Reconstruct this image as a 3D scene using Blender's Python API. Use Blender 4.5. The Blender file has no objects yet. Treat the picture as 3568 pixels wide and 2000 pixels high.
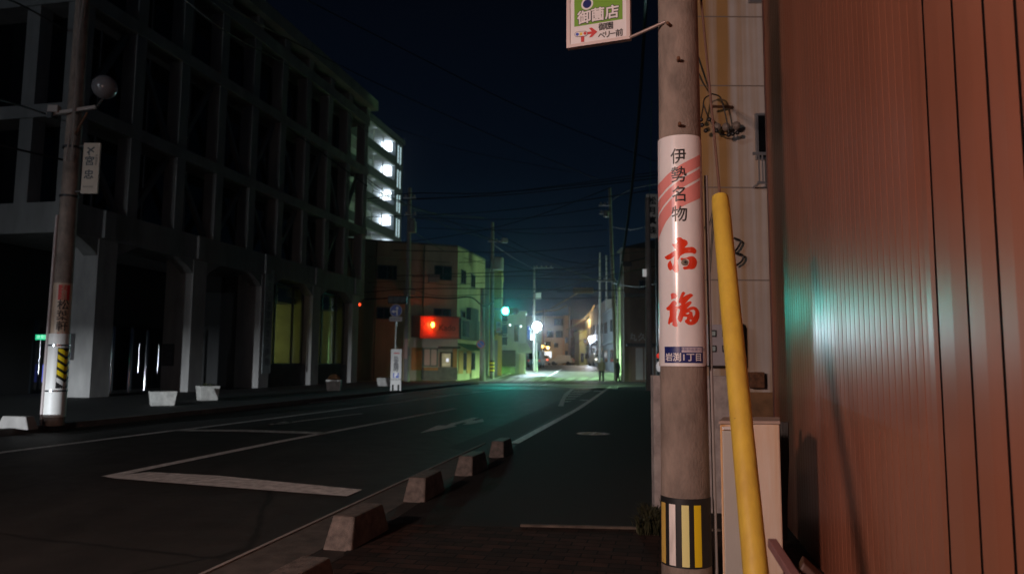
import bpy, bmesh, math, random
from mathutils import Vector, Matrix
from mathutils.geometry import tessellate_polygon

random.seed(11)
R = math.radians
SC = bpy.context.scene
COL = SC.collection
PI = math.pi

# ------------------------------------------------------------------ camera
F, CX, CY, CAMZ = 2600.0, 1784.0, 1000.0, 1.3
CAMM = Matrix.Rotation(PI/2 + math.atan(265/2600), 3, 'X') @ Matrix.Rotation(R(0.42), 3, 'Z')
cd = bpy.data.cameras.new('camera')
cam = bpy.data.objects.new('camera', cd)
COL.objects.link(cam)
cam.matrix_world = Matrix.Translation((0, 0, CAMZ)) @ CAMM.to_4x4()
cd.sensor_width = 36
cd.lens = F/3568*36
cd.clip_start, cd.clip_end = 0.05, 3000
cd.dof.use_dof = True
cd.dof.focus_distance = 4.5
cd.dof.aperture_fstop = 2.5
SC.camera = cam
SC.view_settings.view_transform = 'Standard'
SC.view_settings.look = 'None'
SC.view_settings.exposure = 0
SC.view_settings.gamma = 1
SC.cycles.use_denoising = True
SC.cycles.max_bounces = 5
SC.cycles.volume_bounces = 0
SC.cycles.transparent_max_bounces = 8
SC.cycles.sample_clamp_indirect = 4

# ------------------------------------------------------------------ night sky
w = bpy.data.worlds.new('World')
SC.world = w
w.use_nodes = True
wn, wl = w.node_tree.nodes, w.node_tree.links
bg = wn['Background']
tc = wn.new('ShaderNodeTexCoord')
sp = wn.new('ShaderNodeSeparateXYZ')
rp = wn.new('ShaderNodeValToRGB')
wl.new(tc.outputs['Generated'], sp.inputs[0])
wl.new(sp.outputs['Z'], rp.inputs[0])
wl.new(rp.outputs[0], bg.inputs[0])
e = rp.color_ramp.elements
e[0].position, e[0].color = 0.0, (0.0060, 0.0175, 0.030, 1)
e[1].position, e[1].color = 0.55, (0.0008, 0.0011, 0.0024, 1)
for p_, c_ in ((0.10, (0.0030, 0.0085, 0.0170, 1)), (0.25, (0.0012, 0.0029, 0.0068, 1))):
    n_ = e.new(p_); n_.color = c_
bg.inputs[1].default_value = 1.0

# ------------------------------------------------------------------ lamps that stand outside the frame
def lamp(name, kind, loc, power, color, radius=0.1, target=None, size=R(60), blend=0.3):
    d = bpy.data.lights.new(name, kind)
    d.energy, d.color = power, color
    d.shadow_soft_size = radius
    if kind == 'SPOT':
        d.spot_size, d.spot_blend = size, blend
    o = bpy.data.objects.new(name, d)
    COL.objects.link(o)
    o.location = loc
    if target is not None:
        o.rotation_euler = (Vector(target) - Vector(loc)).to_track_quat('-Z', 'Y').to_euler()
    return o

moon = lamp('moon', 'SUN', (0, -20, 40), 0.006, (0.75, 0.85, 1.0), target=(-4, 20, 0))
moon.data.angle = R(0.5)
lamp('street_light_behind', 'SPOT', (-5.1, -3.0, 3.6), 2150, (1.0, 0.67, 0.56), 0.35, (2.0, 5.0, 1.9), R(128), 1.0)
lamp('red_sign_light', 'POINT', (-3.6, -1.2, 2.1), 25, (1.0, 0.12, 0.05), 0.12)
hl = lamp('headlight', 'SPOT', (-18.0, -10.0, 0.70), 31000, (0.86, 0.93, 1.0), 0.08, (-8.9, 30, 0.95), R(30), 0.6)
hl.data.use_nodes = True                      # low beam: the light falls off above the cut-off line
hn, hk = hl.data.node_tree.nodes, hl.data.node_tree.links
ht, hx, hm = hn.new('ShaderNodeTexCoord'), hn.new('ShaderNodeSeparateXYZ'), hn.new('ShaderNodeMapRange')
hk.new(ht.outputs['Normal'], hx.inputs[0]); hk.new(hx.outputs['Y'], hm.inputs[0])
hm.inputs[1].default_value, hm.inputs[2].default_value, hm.inputs[3].default_value, hm.inputs[4].default_value = -0.012, 0.045, 1.0, 0.05
hk.new(hm.outputs[0], hn['Emission'].inputs['Strength'])
lamp('cool_street_light_behind', 'POINT', (-20.5, -12, 7.5), 1900, (0.80, 0.90, 1.0), 0.2)

# ------------------------------------------------------------------ helpers
def ray(nx, ny):
    return CAMM @ Vector(((nx-CX)/F, -(ny-CY)/F, -1))
def at(nx, ny, Y):
    d = ray(nx, ny)
    return Vector((0, 0, CAMZ)) + d*(Y/d.y)
def on(nx, ny, z=0.0):
    d = ray(nx, ny)
    return Vector((0, 0, CAMZ)) + d*((z-CAMZ)/d.z)
def gz(Y):
    return min(max((Y-57)/35.0, 0), 1)*1.05

MATS = {}
def mat(name, col, rough=0.7, metal=0.0, var=0.0, vscale=6.0, bump=0.0, bscale=40.0, emit=None, estr=0.0, spec=0.5,
        stretch=(1, 1, 1), col2=None, aniso=0.0):
    if name in MATS: return MATS[name]
    m = bpy.data.materials.new(name); m.use_nodes = True
    nt = m.node_tree; n, l = nt.nodes, nt.links
    b = n['Principled BSDF']
    b.inputs['Base Color'].default_value = (*col, 1)
    b.inputs['Roughness'].default_value = rough
    b.inputs['Metallic'].default_value = metal
    b.inputs['Specular IOR Level'].default_value = spec
    if aniso: b.inputs['Anisotropic'].default_value = aniso
    if emit is not None:
        b.inputs['Emission Color'].default_value = (*emit, 1)
        b.inputs['Emission Strength'].default_value = estr
    if var or bump:
        t = n.new('ShaderNodeTexCoord')
        mp = n.new('ShaderNodeMapping'); mp.inputs['Scale'].default_value = stretch
        l.new(t.outputs['Object'], mp.inputs[0])
    if var:
        nz = n.new('ShaderNodeTexNoise'); nz.inputs['Scale'].default_value = vscale; nz.inputs['Detail'].default_value = 8
        nz.inputs['Roughness'].default_value = 0.62
        l.new(mp.outputs[0], nz.inputs['Vector'])
        mr = n.new('ShaderNodeMapRange'); mr.inputs[1].default_value = 0.32; mr.inputs[2].default_value = 0.68
        l.new(nz.outputs[0], mr.inputs[0])
        mx = n.new('ShaderNodeMix'); mx.data_type = 'RGBA'
        l.new(mr.outputs[0], mx.inputs[0])
        c2 = col2 if col2 else tuple(min(1, c*(1+var)) for c in col)
        c1 = col if col2 else tuple(c*(1-var) for c in col)
        mx.inputs[6].default_value = (*c1, 1); mx.inputs[7].default_value = (*c2, 1)
        l.new(mx.outputs[2], b.inputs['Base Color'])
        rr = n.new('ShaderNodeMapRange'); rr.inputs[3].default_value = max(0.05, rough-0.12); rr.inputs[4].default_value = min(1, rough+0.12)
        l.new(nz.outputs[0], rr.inputs[0]); l.new(rr.outputs[0], b.inputs['Roughness'])
    if bump:
        nb = n.new('ShaderNodeTexNoise'); nb.inputs['Scale'].default_value = bscale; nb.inputs['Detail'].default_value = 6
        l.new(mp.outputs[0], nb.inputs['Vector'])
        bp = n.new('ShaderNodeBump'); bp.inputs['Strength'].default_value = bump; bp.inputs['Distance'].default_value = 0.01
        l.new(nb.outputs[0], bp.inputs['Height']); l.new(bp.outputs[0], b.inputs['Normal'])
    MATS[name] = m
    return m

def glass(name, tint, mixf=0.12, rough=0.05):
    if name in MATS: return MATS[name]
    m = bpy.data.materials.new(name); m.use_nodes = True
    n, l = m.node_tree.nodes, m.node_tree.links
    n.remove(n['Principled BSDF'])
    tr = n.new('ShaderNodeBsdfTransparent'); tr.inputs[0].default_value = (*tint, 1)
    gl = n.new('ShaderNodeBsdfGlossy'); gl.inputs['Roughness'].default_value = rough
    mx = n.new('ShaderNodeMixShader'); mx.inputs[0].default_value = mixf
    l.new(tr.outputs[0], mx.inputs[1]); l.new(gl.outputs[0], mx.inputs[2])
    l.new(mx.outputs[0], n['Material Output'].inputs[0])
    MATS[name] = m
    return m

def wm(o):
    M = o.matrix_basis.copy()
    while o.parent:
        o = o.parent
        M = o.matrix_basis @ M
    return M

class MB:
    def __init__(s, M=None):
        s.bm = bmesh.new(); s.M = M if M is not None else Matrix()
    def v(s, p): return s.bm.verts.new(s.M @ Vector(p))
    def face(s, pts, mi=0):
        try:
            f = s.bm.faces.new([s.v(p) for p in pts]); f.material_index = mi
        except ValueError: pass
        return s
    def box(s, x0, x1, y0, y1, z0, z1):
        v = [s.v((x, y, z)) for z in (z0, z1) for y in (y0, y1) for x in (x0, x1)]
        for a in ((0, 2, 3, 1), (4, 5, 7, 6), (0, 1, 5, 4), (1, 3, 7, 5), (3, 2, 6, 7), (2, 0, 4, 6)):
            s.bm.faces.new([v[i] for i in a])
        return s
    def cbox(s, c, d, rz=0, rx=0, ry=0):
        M = s.M; s.M = M @ Matrix.Translation(c) @ Matrix.Rotation(rz, 4, 'Z') @ Matrix.Rotation(ry, 4, 'Y') @ Matrix.Rotation(rx, 4, 'X')
        s.box(-d[0]/2, d[0]/2, -d[1]/2, d[1]/2, -d[2]/2, d[2]/2); s.M = M
        return s
    def bar(s, a, b, w_, d_=None):
        a, b = Vector(a), Vector(b); q = (b-a).to_track_quat('Z', 'Y').to_matrix().to_4x4()
        M = s.M; s.M = M @ Matrix.Translation(a) @ q
        d_ = d_ or w_
        s.box(-w_/2, w_/2, -d_/2, d_/2, 0, (b-a).length); s.M = M
        return s
    def prism(s, poly, z0, z1):
        n = len(poly)
        lo = [s.v((p[0], p[1], z0)) for p in poly]; hi = [s.v((p[0], p[1], z1)) for p in poly]
        s.bm.faces.new(lo[::-1]); s.bm.faces.new(hi)
        for i in range(n): s.bm.faces.new((lo[i], lo[(i+1) % n], hi[(i+1) % n], hi[i]))
        return s
    def tube(s, pts, r, seg=8, cap=True):
        pts = [Vector(p) for p in pts]
        rs = r if isinstance(r, (list, tuple)) else [r]*len(pts)
        rings = []
        up = None
        for i, p in enumerate(pts):
            d = (pts[min(i+1, len(pts)-1)] - pts[max(i-1, 0)]).normalized()
            if up is None:
                up = Vector((0, 0, 1)) if abs(d.z) < .9 else Vector((1, 0, 0))
            x = d.cross(up).normalized(); y = x.cross(d).normalized()
            up = y
            rings.append([s.v(p + (x*math.cos(2*PI*k/seg) + y*math.sin(2*PI*k/seg))*rs[i]) for k in range(seg)])
        for a, b in zip(rings, rings[1:]):
            for k in range(seg): s.bm.faces.new((a[k], a[(k+1) % seg], b[(k+1) % seg], b[k]))
        if cap:
            s.bm.faces.new(rings[0][::-1]); s.bm.faces.new(rings[-1])
        return s
    def sphere(s, c, r, seg=20, sz=1.0):
        bmesh.ops.create_uvsphere(s.bm, u_segments=seg, v_segments=max(8, seg//2), radius=r,
                                  matrix=s.M @ Matrix.Translation(c) @ Matrix.Diagonal((1, 1, sz, 1)))
        return s
    def poly2(s, loops, place):
        """fill 2-D loops (first outer, rest holes) and place each 2-D point with place(x, y)"""
        L = [[Vector((p[0], p[1], 0)) for p in lp] for lp in loops]
        flat = [p for lp in L for p in lp]
        vs = [s.v(place(p.x, p.y)) for p in flat]
        for t in tessellate_polygon(L):
            try: s.bm.faces.new([vs[i] for i in t])
            except ValueError: pass
        return s
    def build(s, name, m, parent=None, smooth=False, bevel=0.0, recalc=True):
        me = bpy.data.meshes.new(name)
        if recalc: bmesh.ops.recalc_face_normals(s.bm, faces=s.bm.faces)
        if parent is not None: s.bm.transform(wm(parent).inverted())
        s.bm.to_mesh(me); s.bm.free()
        for mm in (m if isinstance(m, (list, tuple)) else [m]): me.materials.append(mm)
        o = bpy.data.objects.new(name, me)
        COL.objects.link(o)
        if parent is not None: o.parent = parent
        if smooth:
            for p in me.polygons: p.use_smooth = True
            try: me.set_sharp_from_angle(angle=R(40))
            except Exception: pass
        if bevel:
            b = o.modifiers.new('bevel', 'BEVEL'); b.width = bevel; b.segments = 2; b.limit_method = 'ANGLE'
        return o

def tag(o, label=None, cat=None, group=None, kind=None):
    if label: o['label'] = label
    if cat: o['category'] = cat
    if group: o['group'] = group
    if kind: o['kind'] = kind
    return o
def thing(name, label, cat, loc=(0, 0, 0), rz=0.0, group=None):
    o = bpy.data.objects.new(name, None); COL.objects.link(o)
    o.location = loc; o.rotation_euler = (0, 0, rz); o.empty_display_size = 0.2
    return tag(o, label, cat, group)
def copy_tree(o, parent=None):
    c = o.copy(); COL.objects.link(c)
    if parent is not None: c.parent = parent
    for ch in list(o.children): copy_tree(ch, c)
    return c

def text_loops(body, size, xs=1.0, align='CENTER', vertical=False, spacing=1.0, shear=0.0, bold=0.0):
    """a flat mesh of lettering in its own x,y plane"""
    cu = bpy.data.curves.new('lettering', 'FONT'); cu.body = '\n'.join(body) if vertical else body
    cu.size = size; cu.align_x = align; cu.align_y = 'CENTER'; cu.space_line = spacing; cu.resolution_u = 3
    cu.shear = shear
    if not vertical: cu.space_character = spacing
    o = bpy.data.objects.new('lettering', cu); COL.objects.link(o)
    dg = bpy.context.evaluated_depsgraph_get()
    me = bpy.data.meshes.new_from_object(o.evaluated_get(dg))
    bpy.data.objects.remove(o); bpy.data.curves.remove(cu)
    bm = bmesh.new(); bm.from_mesh(me); bpy.data.meshes.remove(me)
    for v in bm.verts: v.co.x *= xs
    if bold:
        base = bm.copy(); n = 8 if bold > .0025 else 4
        me = bpy.data.meshes.new('lettering'); base.to_mesh(me); base.free()
        for k in range(n):
            n0 = len(bm.verts); bm.from_mesh(me); bm.verts.ensure_lookup_table()
            for v in bm.verts[n0:]: v.co += Vector((bold*math.cos(2*PI*k/n), bold*math.sin(2*PI*k/n), .00006*(k+1)))
        bpy.data.meshes.remove(me)
    return bm
def lettering(body, size, M, m, parent, name='lettering', **k):
    """lettering on a flat board: M maps (x right, y up, z out of the board) to the world"""
    b = MB(); b.bm.free(); b.bm = text_loops(body, size, **k)
    b.bm.transform(M)
    return b.build(name, m, parent, recalc=False)

def face_m(p0, p1, z=0.0, out=0.0):
    """x along p0>p1, y up, z outward (to the right-hand side seen from above of p0>p1 is outward)"""
    p0, p1 = Vector((p0[0], p0[1], 0)), Vector((p1[0], p1[1], 0))
    x = (p1-p0).normalized(); zup = Vector((0, 0, 1)); n = x.cross(zup)
    o = p0 + Vector((0, 0, z)) + n*out
    return Matrix(((x.x, zup.x, n.x, o.x), (x.y, zup.y, n.y, o.y), (x.z, zup.z, n.z, o.z), (0, 0, 0, 1)))

# ------------------------------------------------------------------ materials
M_asph = mat('asphalt', (0.027, 0.0255, 0.024), 0.62, var=0.35, vscale=2.2, bump=0.55, bscale=110)
def road_mat(name, c0, c1, rough):
    m = bpy.data.materials.new(name); m.use_nodes = True
    n, l = m.node_tree.nodes, m.node_tree.links; bs = n['Principled BSDF']
    t = n.new('ShaderNodeTexCoord')
    def noise(sc, det, stretch=(1, 1, 1)):
        mp = n.new('ShaderNodeMapping'); mp.inputs['Scale'].default_value = stretch; mp.inputs['Rotation'].default_value = (0, 0, R(12)); l.new(t.outputs['Object'], mp.inputs[0])
        z = n.new('ShaderNodeTexNoise'); z.inputs['Scale'].default_value = sc; z.inputs['Detail'].default_value = det; z.inputs['Roughness'].default_value = .65; l.new(mp.outputs[0], z.inputs['Vector']); return z
    def ramp(src, a, b_, ca, cb):
        r = n.new('ShaderNodeValToRGB'); r.color_ramp.elements[0].position = a; r.color_ramp.elements[1].position = b_
        r.color_ramp.elements[0].color = (*ca, 1); r.color_ramp.elements[1].color = (*cb, 1); l.new(src, r.inputs[0]); return r
    def mul(a, b_, f=1.0):
        x = n.new('ShaderNodeMix'); x.data_type = 'RGBA'; x.blend_type = 'MULTIPLY'; x.inputs[0].default_value = f; l.new(a, x.inputs[6]); l.new(b_, x.inputs[7]); return x.outputs[2]
    base = ramp(noise(.8, 7).outputs[0], .35, .66, c0, c1)
    track = ramp(noise(1.0, 4, (1.1, .07, 1)).outputs[0], .38, .62, (.62, .62, .62), (1.15, 1.15, 1.15))
    grain = ramp(noise(150, 3).outputs[0], .36, .66, (.35, .35, .35), (1.7, 1.65, 1.6))
    vo = n.new('ShaderNodeTexVoronoi'); vo.feature = 'DISTANCE_TO_EDGE'; vo.inputs['Scale'].default_value = .33
    wv = n.new('ShaderNodeMix'); wv.data_type = 'RGBA'; wv.inputs[0].default_value = .12; l.new(t.outputs['Object'], wv.inputs[6]); l.new(noise(2.5, 6).outputs[1], wv.inputs[7]); l.new(wv.outputs[2], vo.inputs['Vector'])
    crack = ramp(vo.outputs[0], .002, .008, (.25, .25, .25), (1, 1, 1))
    col = mul(mul(mul(base.outputs[0], track.outputs[0]), grain.outputs[0]), crack.outputs[0])
    l.new(col, bs.inputs['Base Color'])
    rr = n.new('ShaderNodeMapRange'); rr.inputs[3].default_value = rough-.14; rr.inputs[4].default_value = rough+.16; l.new(noise(3, 6).outputs[0], rr.inputs[0]); l.new(rr.outputs[0], bs.inputs['Roughness'])
    bp = n.new('ShaderNodeBump'); bp.inputs['Strength'].default_value = .6; bp.inputs['Distance'].default_value = .01; l.new(noise(110, 5).outputs[0], bp.inputs['Height']); l.new(bp.outputs[0], bs.inputs['Normal'])
    return m
M_asph = road_mat('worn_asphalt', (.022, .020, .018), (.040, .037, .034), .64)
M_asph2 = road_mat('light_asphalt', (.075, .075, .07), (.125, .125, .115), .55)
M_patch = mat('dark_asphalt_patch', (0.022, 0.022, 0.022), 0.75, var=0.3, vscale=3, bump=0.6, bscale=120)
M_pave = mat('sidewalk_asphalt', (0.014, 0.0135, 0.013), 0.85, var=0.35, vscale=3, bump=0.6, bscale=100, spec=0.25)
M_paint = mat('road_paint', (0.70, 0.69, 0.66), 0.6, var=0.35, vscale=9, bump=0.3, bscale=90)
M_paint_o = mat('worn_road_paint', (0.56, 0.56, 0.53), 0.65, var=0.5, vscale=7, bump=0.3, bscale=90)
M_conc = mat('concrete', (0.27, 0.255, 0.24), 0.85, var=0.22, vscale=5, bump=0.35, bscale=60, stretch=(1, 1, .35))
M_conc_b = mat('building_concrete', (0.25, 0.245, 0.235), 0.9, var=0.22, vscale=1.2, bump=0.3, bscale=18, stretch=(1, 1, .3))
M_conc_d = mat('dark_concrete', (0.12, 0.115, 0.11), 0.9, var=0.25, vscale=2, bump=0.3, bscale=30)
M_pole = mat('pole_concrete', (0.235, 0.19, 0.16), 0.8, var=0.42, vscale=5.5, bump=0.5, bscale=80, stretch=(1, 1, .5))
M_kerb = mat('kerb_block_concrete', (0.125, 0.105, 0.092), 0.62, var=0.5, vscale=14, bump=0.7, bscale=120)
M_white = mat('white_enamel', (0.78, 0.77, 0.78), 0.22, var=0.05, vscale=3, spec=0.6)
M_wpaint = mat('white_paint', (0.72, 0.71, 0.68), 0.5, var=0.08, vscale=3)
M_black = mat('black_sheet', (0.015, 0.015, 0.016), 0.5)
M_ink = mat('black_ink', (0.02, 0.02, 0.022), 0.4)
M_red = mat('red_ink', (0.72, 0.045, 0.012), 0.28)
M_pink = mat('pink_ink', (0.75, 0.28, 0.26), 0.25)
M_navy = mat('navy_ink', (0.012, 0.02, 0.14), 0.3)
M_blue = mat('sign_blue', (0.02, 0.08, 0.48), 0.4)
M_sred = mat('sign_red', (0.55, 0.03, 0.03), 0.4)
M_green = mat('sign_green', (0.16, 0.36, 0.03), 0.35)
M_yel = mat('yellow_plastic', (0.66, 0.47, 0.06), 0.48, var=0.32, vscale=11, bump=0.25, bscale=26, stretch=(1, 1, .22), col2=(.50, .33, .05))
M_yelr = mat('yellow_reflective', (0.85, 0.62, 0.02), 0.35)
M_pyel = mat('pale_yellow_reflective', (0.82, 0.80, 0.34), 0.35)
M_wrefl = mat('worn_white_reflective', (0.75, 0.70, 0.66), 0.4, var=0.3, vscale=12, stretch=(1, 1, .2))
M_steel = mat('galvanised_steel', (0.42, 0.42, 0.42), 0.38, 0.85, var=0.15, vscale=8)
M_pol = mat('polished_steel', (0.62, 0.64, 0.66), 0.16, 1.0)
M_cable = mat('black_cable', (0.010, 0.010, 0.011), 0.5)
M_rust = mat('rusty_steel', (0.16, 0.075, 0.04), 0.8, 0.2, var=0.5, vscale=20)
M_dark = mat('dark_metal', (0.030, 0.032, 0.035), 0.5, 0.3)
M_dglass = mat('dark_window_glass', (0.006, 0.008, 0.010), 0.08, 0.0, spec=0.6)
M_glass = glass('clear_window_glass', (0.82, 0.9, 0.84), 0.08, 0.012)

# ------------------------------------------------------------------ ground, pavements, markings
ys = [-60, 0, 10, 20, 30, 40, 50, 57, 62, 68, 74, 80, 86, 92, 110, 200, 500, 1500]
b = MB()
for x0, x1 in ((-600, -60), (-60, 60), (60, 600)):
    for y0, y1 in zip(ys, ys[1:]):
        b.face([(x0, y0, gz(y0)), (x1, y0, gz(y0)), (x1, y1, gz(y1)), (x0, y1, gz(y1))])
bmesh.ops.remove_doubles(b.bm, verts=b.bm.verts, dist=0.001)
tag(b.build('ground', M_asph), kind='structure')

def sheet(name, pts, z, m, kind='structure', label=None):
    b = MB(); b.poly2([[(p[0], p[1]) for p in pts]], lambda x, y: (x, y, z))
    o = b.build(name, m, recalc=False)
    for p in o.data.polygons:
        if p.normal.z < 0: p.flip()
    return tag(o, label, None, None, kind)

# paler resurfaced strip across the junction
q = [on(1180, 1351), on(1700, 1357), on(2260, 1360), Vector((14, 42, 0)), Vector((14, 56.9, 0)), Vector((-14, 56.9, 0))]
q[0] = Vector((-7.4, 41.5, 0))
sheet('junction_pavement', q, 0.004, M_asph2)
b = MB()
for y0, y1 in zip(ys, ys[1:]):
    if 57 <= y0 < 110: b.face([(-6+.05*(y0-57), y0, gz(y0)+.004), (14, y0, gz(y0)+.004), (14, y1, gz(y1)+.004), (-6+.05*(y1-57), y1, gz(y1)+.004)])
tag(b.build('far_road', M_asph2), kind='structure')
# old trench patch along the right edge of the carriageway
q = [on(1560, 1560), on(1690, 1510), on(1960, 1390), on(2075, 1352), on(2120, 1352), on(1990, 1420), on(1790, 1530), on(1730, 1590)]
sheet('road_patch', q, 0.004, M_patch)

# right pavement : flush asphalt, then red-brown block paving near the camera
edge = [on(1130, 2040), on(1170, 1925), on(1440, 1752), on(1613, 1660), on(1728, 1595), on(1792, 1548), on(2135, 1348)]
edge = [Vector((-2.6, 0.0, 0))] + edge
right = [Vector((14, 50, 0)), Vector((14, 0, 0))]
sheet('right_pavement', [(p.x+.06, p.y) for p in edge] + right, 0.006, M_pave)
def brick_mat():
    m = bpy.data.materials.new('block_paving'); m.use_nodes = True
    n, l = m.node_tree.nodes, m.node_tree.links; bs = n['Principled BSDF']
    t = n.new('ShaderNodeTexCoord'); mp = n.new('ShaderNodeMapping'); mp.inputs['Rotation'].default_value = (0, 0, R(12)); mp.inputs['Scale'].default_value = (1, 1, 1)
    l.new(t.outputs['Object'], mp.inputs[0])
    br = n.new('ShaderNodeTexBrick'); br.inputs['Scale'].default_value = 1.0
    br.inputs['Brick Width'].default_value = 0.205; br.inputs['Row Height'].default_value = 0.105; br.inputs['Mortar Size'].default_value = 0.006
    br.inputs['Color1'].default_value = (0.075, 0.040, 0.030, 1); br.inputs['Color2'].default_value = (0.030, 0.022, 0.019, 1); br.inputs['Mortar'].default_value = (0.012, 0.010, 0.009, 1)
    l.new(mp.outputs[0], br.inputs['Vector'])
    nz = n.new('ShaderNodeTexNoise'); nz.inputs['Scale'].default_value = 5; nz.inputs['Detail'].default_value = 6; l.new(mp.outputs[0], nz.inputs['Vector'])
    mx = n.new('ShaderNodeMix'); mx.data_type = 'RGBA'; mx.blend_type = 'MULTIPLY'; mx.inputs[0].default_value = 0.9
    l.new(br.outputs[0], mx.inputs[6]); l.new(nz.outputs[0], mx.inputs[7]); l.new(mx.outputs[2], bs.inputs['Base Color'])
    bp = n.new('ShaderNodeBump'); bp.inputs['Strength'].default_value = 0.6; bp.inputs['Distance'].default_value = 0.01
    iv = n.new('ShaderNodeMath'); iv.operation = 'SUBTRACT'; iv.inputs[0].default_value = 1; l.new(br.outputs[1], iv.inputs[1])
    l.new(iv.outputs[0], bp.inputs['Height']); l.new(bp.outputs[0], bs.inputs['Normal'])
    bs.inputs['Roughness'].default_value = 0.9
    bs.inputs['Specular IOR Level'].default_value = 0.2
    return m
sheet('block_paving', [(-2.45, 0.0), (-1.02, 5.5), (-0.86, 6.15), (1.25, 6.0), (2.4, 5.8), (1.0, 0.0)], 0.010, brick_mat())
b = MB(); b.box(-0.02, 1.55, 0, .045, 0, .022)
b.bm.transform(Matrix.Translation((0.10, 6.10, 0)) @ Matrix.Rotation(R(-4), 4, 'Z'))
tag(b.build('paving_edge', mat('dirty_edge_concrete', (.10, .08, .065), .9, var=.5, vscale=7), bevel=.004), kind='structure')
# concrete gutter beside the kerb blocks
q0, q1 = Vector((-1.86, 2.0)), Vector((0.10, 12.2))
dd = (q1-q0).normalized(); nn = Vector((-dd.y, dd.x))
sheet('gutter', [q0+nn*.10, q1+nn*.10, q1+nn*.52, q0+nn*.52], 0.003, mat('gutter_concrete', (0.075, 0.066, 0.058), 0.85, var=.4, vscale=6, bump=.4, bscale=60))
b = MB()
b.bar((q0.x+nn.x*.53, q0.y+nn.y*.53, .002), (q1.x+nn.x*.53, q1.y+nn.y*.53, .002), .03, .02)
tag(b.build('gutter_edge', M_conc), kind='structure')

# left pavement: raised slab with a kerb face
def kx(Y): return -8.0 + .2*(Y-17)
slab = [(kx(2), 2), (kx(45.5), 45.5), (-12, 46.8), (-40, 52), (-40, 2)]
b = MB(); b.prism(slab, -.05, .10)
tag(b.build('left_pavement', mat('left_pavement_paving', (0.040, 0.038, 0.035), 0.8, var=.35, vscale=2.5, bump=.5, bscale=60)), kind='structure')
b = MB()
for k in range(36):
    y0 = 3+k*1.2; y1 = y0+1.19
    b.prism([(kx(y0)+.01, y0), (kx(y1)+.01, y1), (kx(y1)+.16, y1), (kx(y0)+.16, y0)], -.05, .115)
tag(b.build('left_kerb', M_conc_d), kind='structure')

# markings
PZ = 0.008
def mark(polys, m=M_paint, name='road_marking', z=PZ):
    b = MB()
    for p in polys:
        pts = [on(*q) for q in p]
        b.poly2([[(v.x, v.y) for v in pts]], lambda x, y: (x, y, z+gz(y)))
    o = b.build(name, m, recalc=False)
    for f in o.data.polygons:
        if f.normal.z < 0: f.flip()
    return tag(o, kind='structure')
def strip(pts, wd, m=M_paint, z=PZ):
    P = [on(*q) for q in pts]; b = MB()
    for a, c in zip(P, P[1:]):
        d = (c-a).normalized(); n = Vector((-d.y, d.x, 0))*wd/2
        b.face([(p.x, p.y, z+gz(p.y)) for p in (a+n, a-n, c-n, c+n)])
    o = b.build('road_line', m, recalc=False)
    for f in o.data.polygons:
        if f.normal.z < 0: f.flip()
    return tag(o, kind='structure')
strip([(-40, 1586), (0, 1578), (596, 1502), (671, 1494), (1000, 1452), (1300, 1413), (1414, 1399)], .15)
strip([(1414, 1399), (1600, 1374), (1782, 1353)], .15)
strip([(1414, 1397), (1520, 1382), (1600, 1371.5)], .12)
mark([[(1505, 1385), (1560, 1377), (1580, 1378), (1530, 1385)], [(1640, 1366), (1660, 1363), (1690, 1363.5), (1650, 1369)]], z=PZ+.001)
strip([(374, 1662), (980, 1538), (1586, 1424)], .16)
mark([[(520, 1646), (760, 1659), (1262, 1708), (1209, 1731), (800, 1700), (404, 1669), (366, 1663)]], name='stop_line', z=PZ+.001)
mark([[(640, 1497.5), (858, 1498), (1150, 1507.5), (1112, 1513.5), (858, 1505), (596, 1502)]], M_paint_o, name='stop_line')
strip([(939, 1479), (985, 1475), (1262, 1441)], .13, M_paint_o)
mark([[(939, 1481), (990, 1469), (1030, 1471.5), (1000, 1477)]], M_paint_o, name='road_arrow')
def zz(x, y): return (1400+x/7.1556, 1380+y/7.1556)
mark([[zz(*p) for p in ((455, 925), (620, 850), (890, 735), (1110, 735), (1240, 680), (1420, 640), (1560, 595), (1780, 540), (1915, 545),
      (1740, 605), (1850, 612), (2010, 570), (2050, 640), (1700, 705), (1510, 718), (1625, 670), (1530, 660), (1400, 700), (1290, 740), (1370, 755), (1000, 830))]], name='road_arrow')
strip([(1792, 1545), (1935, 1468), (2010, 1427), (2060, 1394), (2128, 1346)], .15)
def yy(x, y): return (1350+x/2.8622, 1290+y/2.8622)
mark([[yy(*p) for p in ((1700, 360), (1755, 360), (1775, 280), (1830, 215), (1865, 190), (1830, 190), (1760, 235), (1730, 290))]])
mark([[yy(*p) for p in ((x0, y0), (x1, y0-2), (x1-35, y0+9), (x0-8, y0+10))] for x0, x1, y0 in
      ((1765, 1840, 308), (1775, 1890, 282), (1790, 1930, 258), (1812, 1965, 236), (1835, 2010, 216), (1862, 2045, 202))], M_paint_o)
mark([[yy(*p) for p in ((x0, y0), (x1, y0), (x1-12, y0+9), (x0-10, y0+7))] for x0, x1, y0 in
      ((1925, 2010, 295), (2062, 2150, 205), (2240, 2310, 158), (2225, 2308, 170), (2215, 2300, 182))], M_paint_o)
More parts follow.
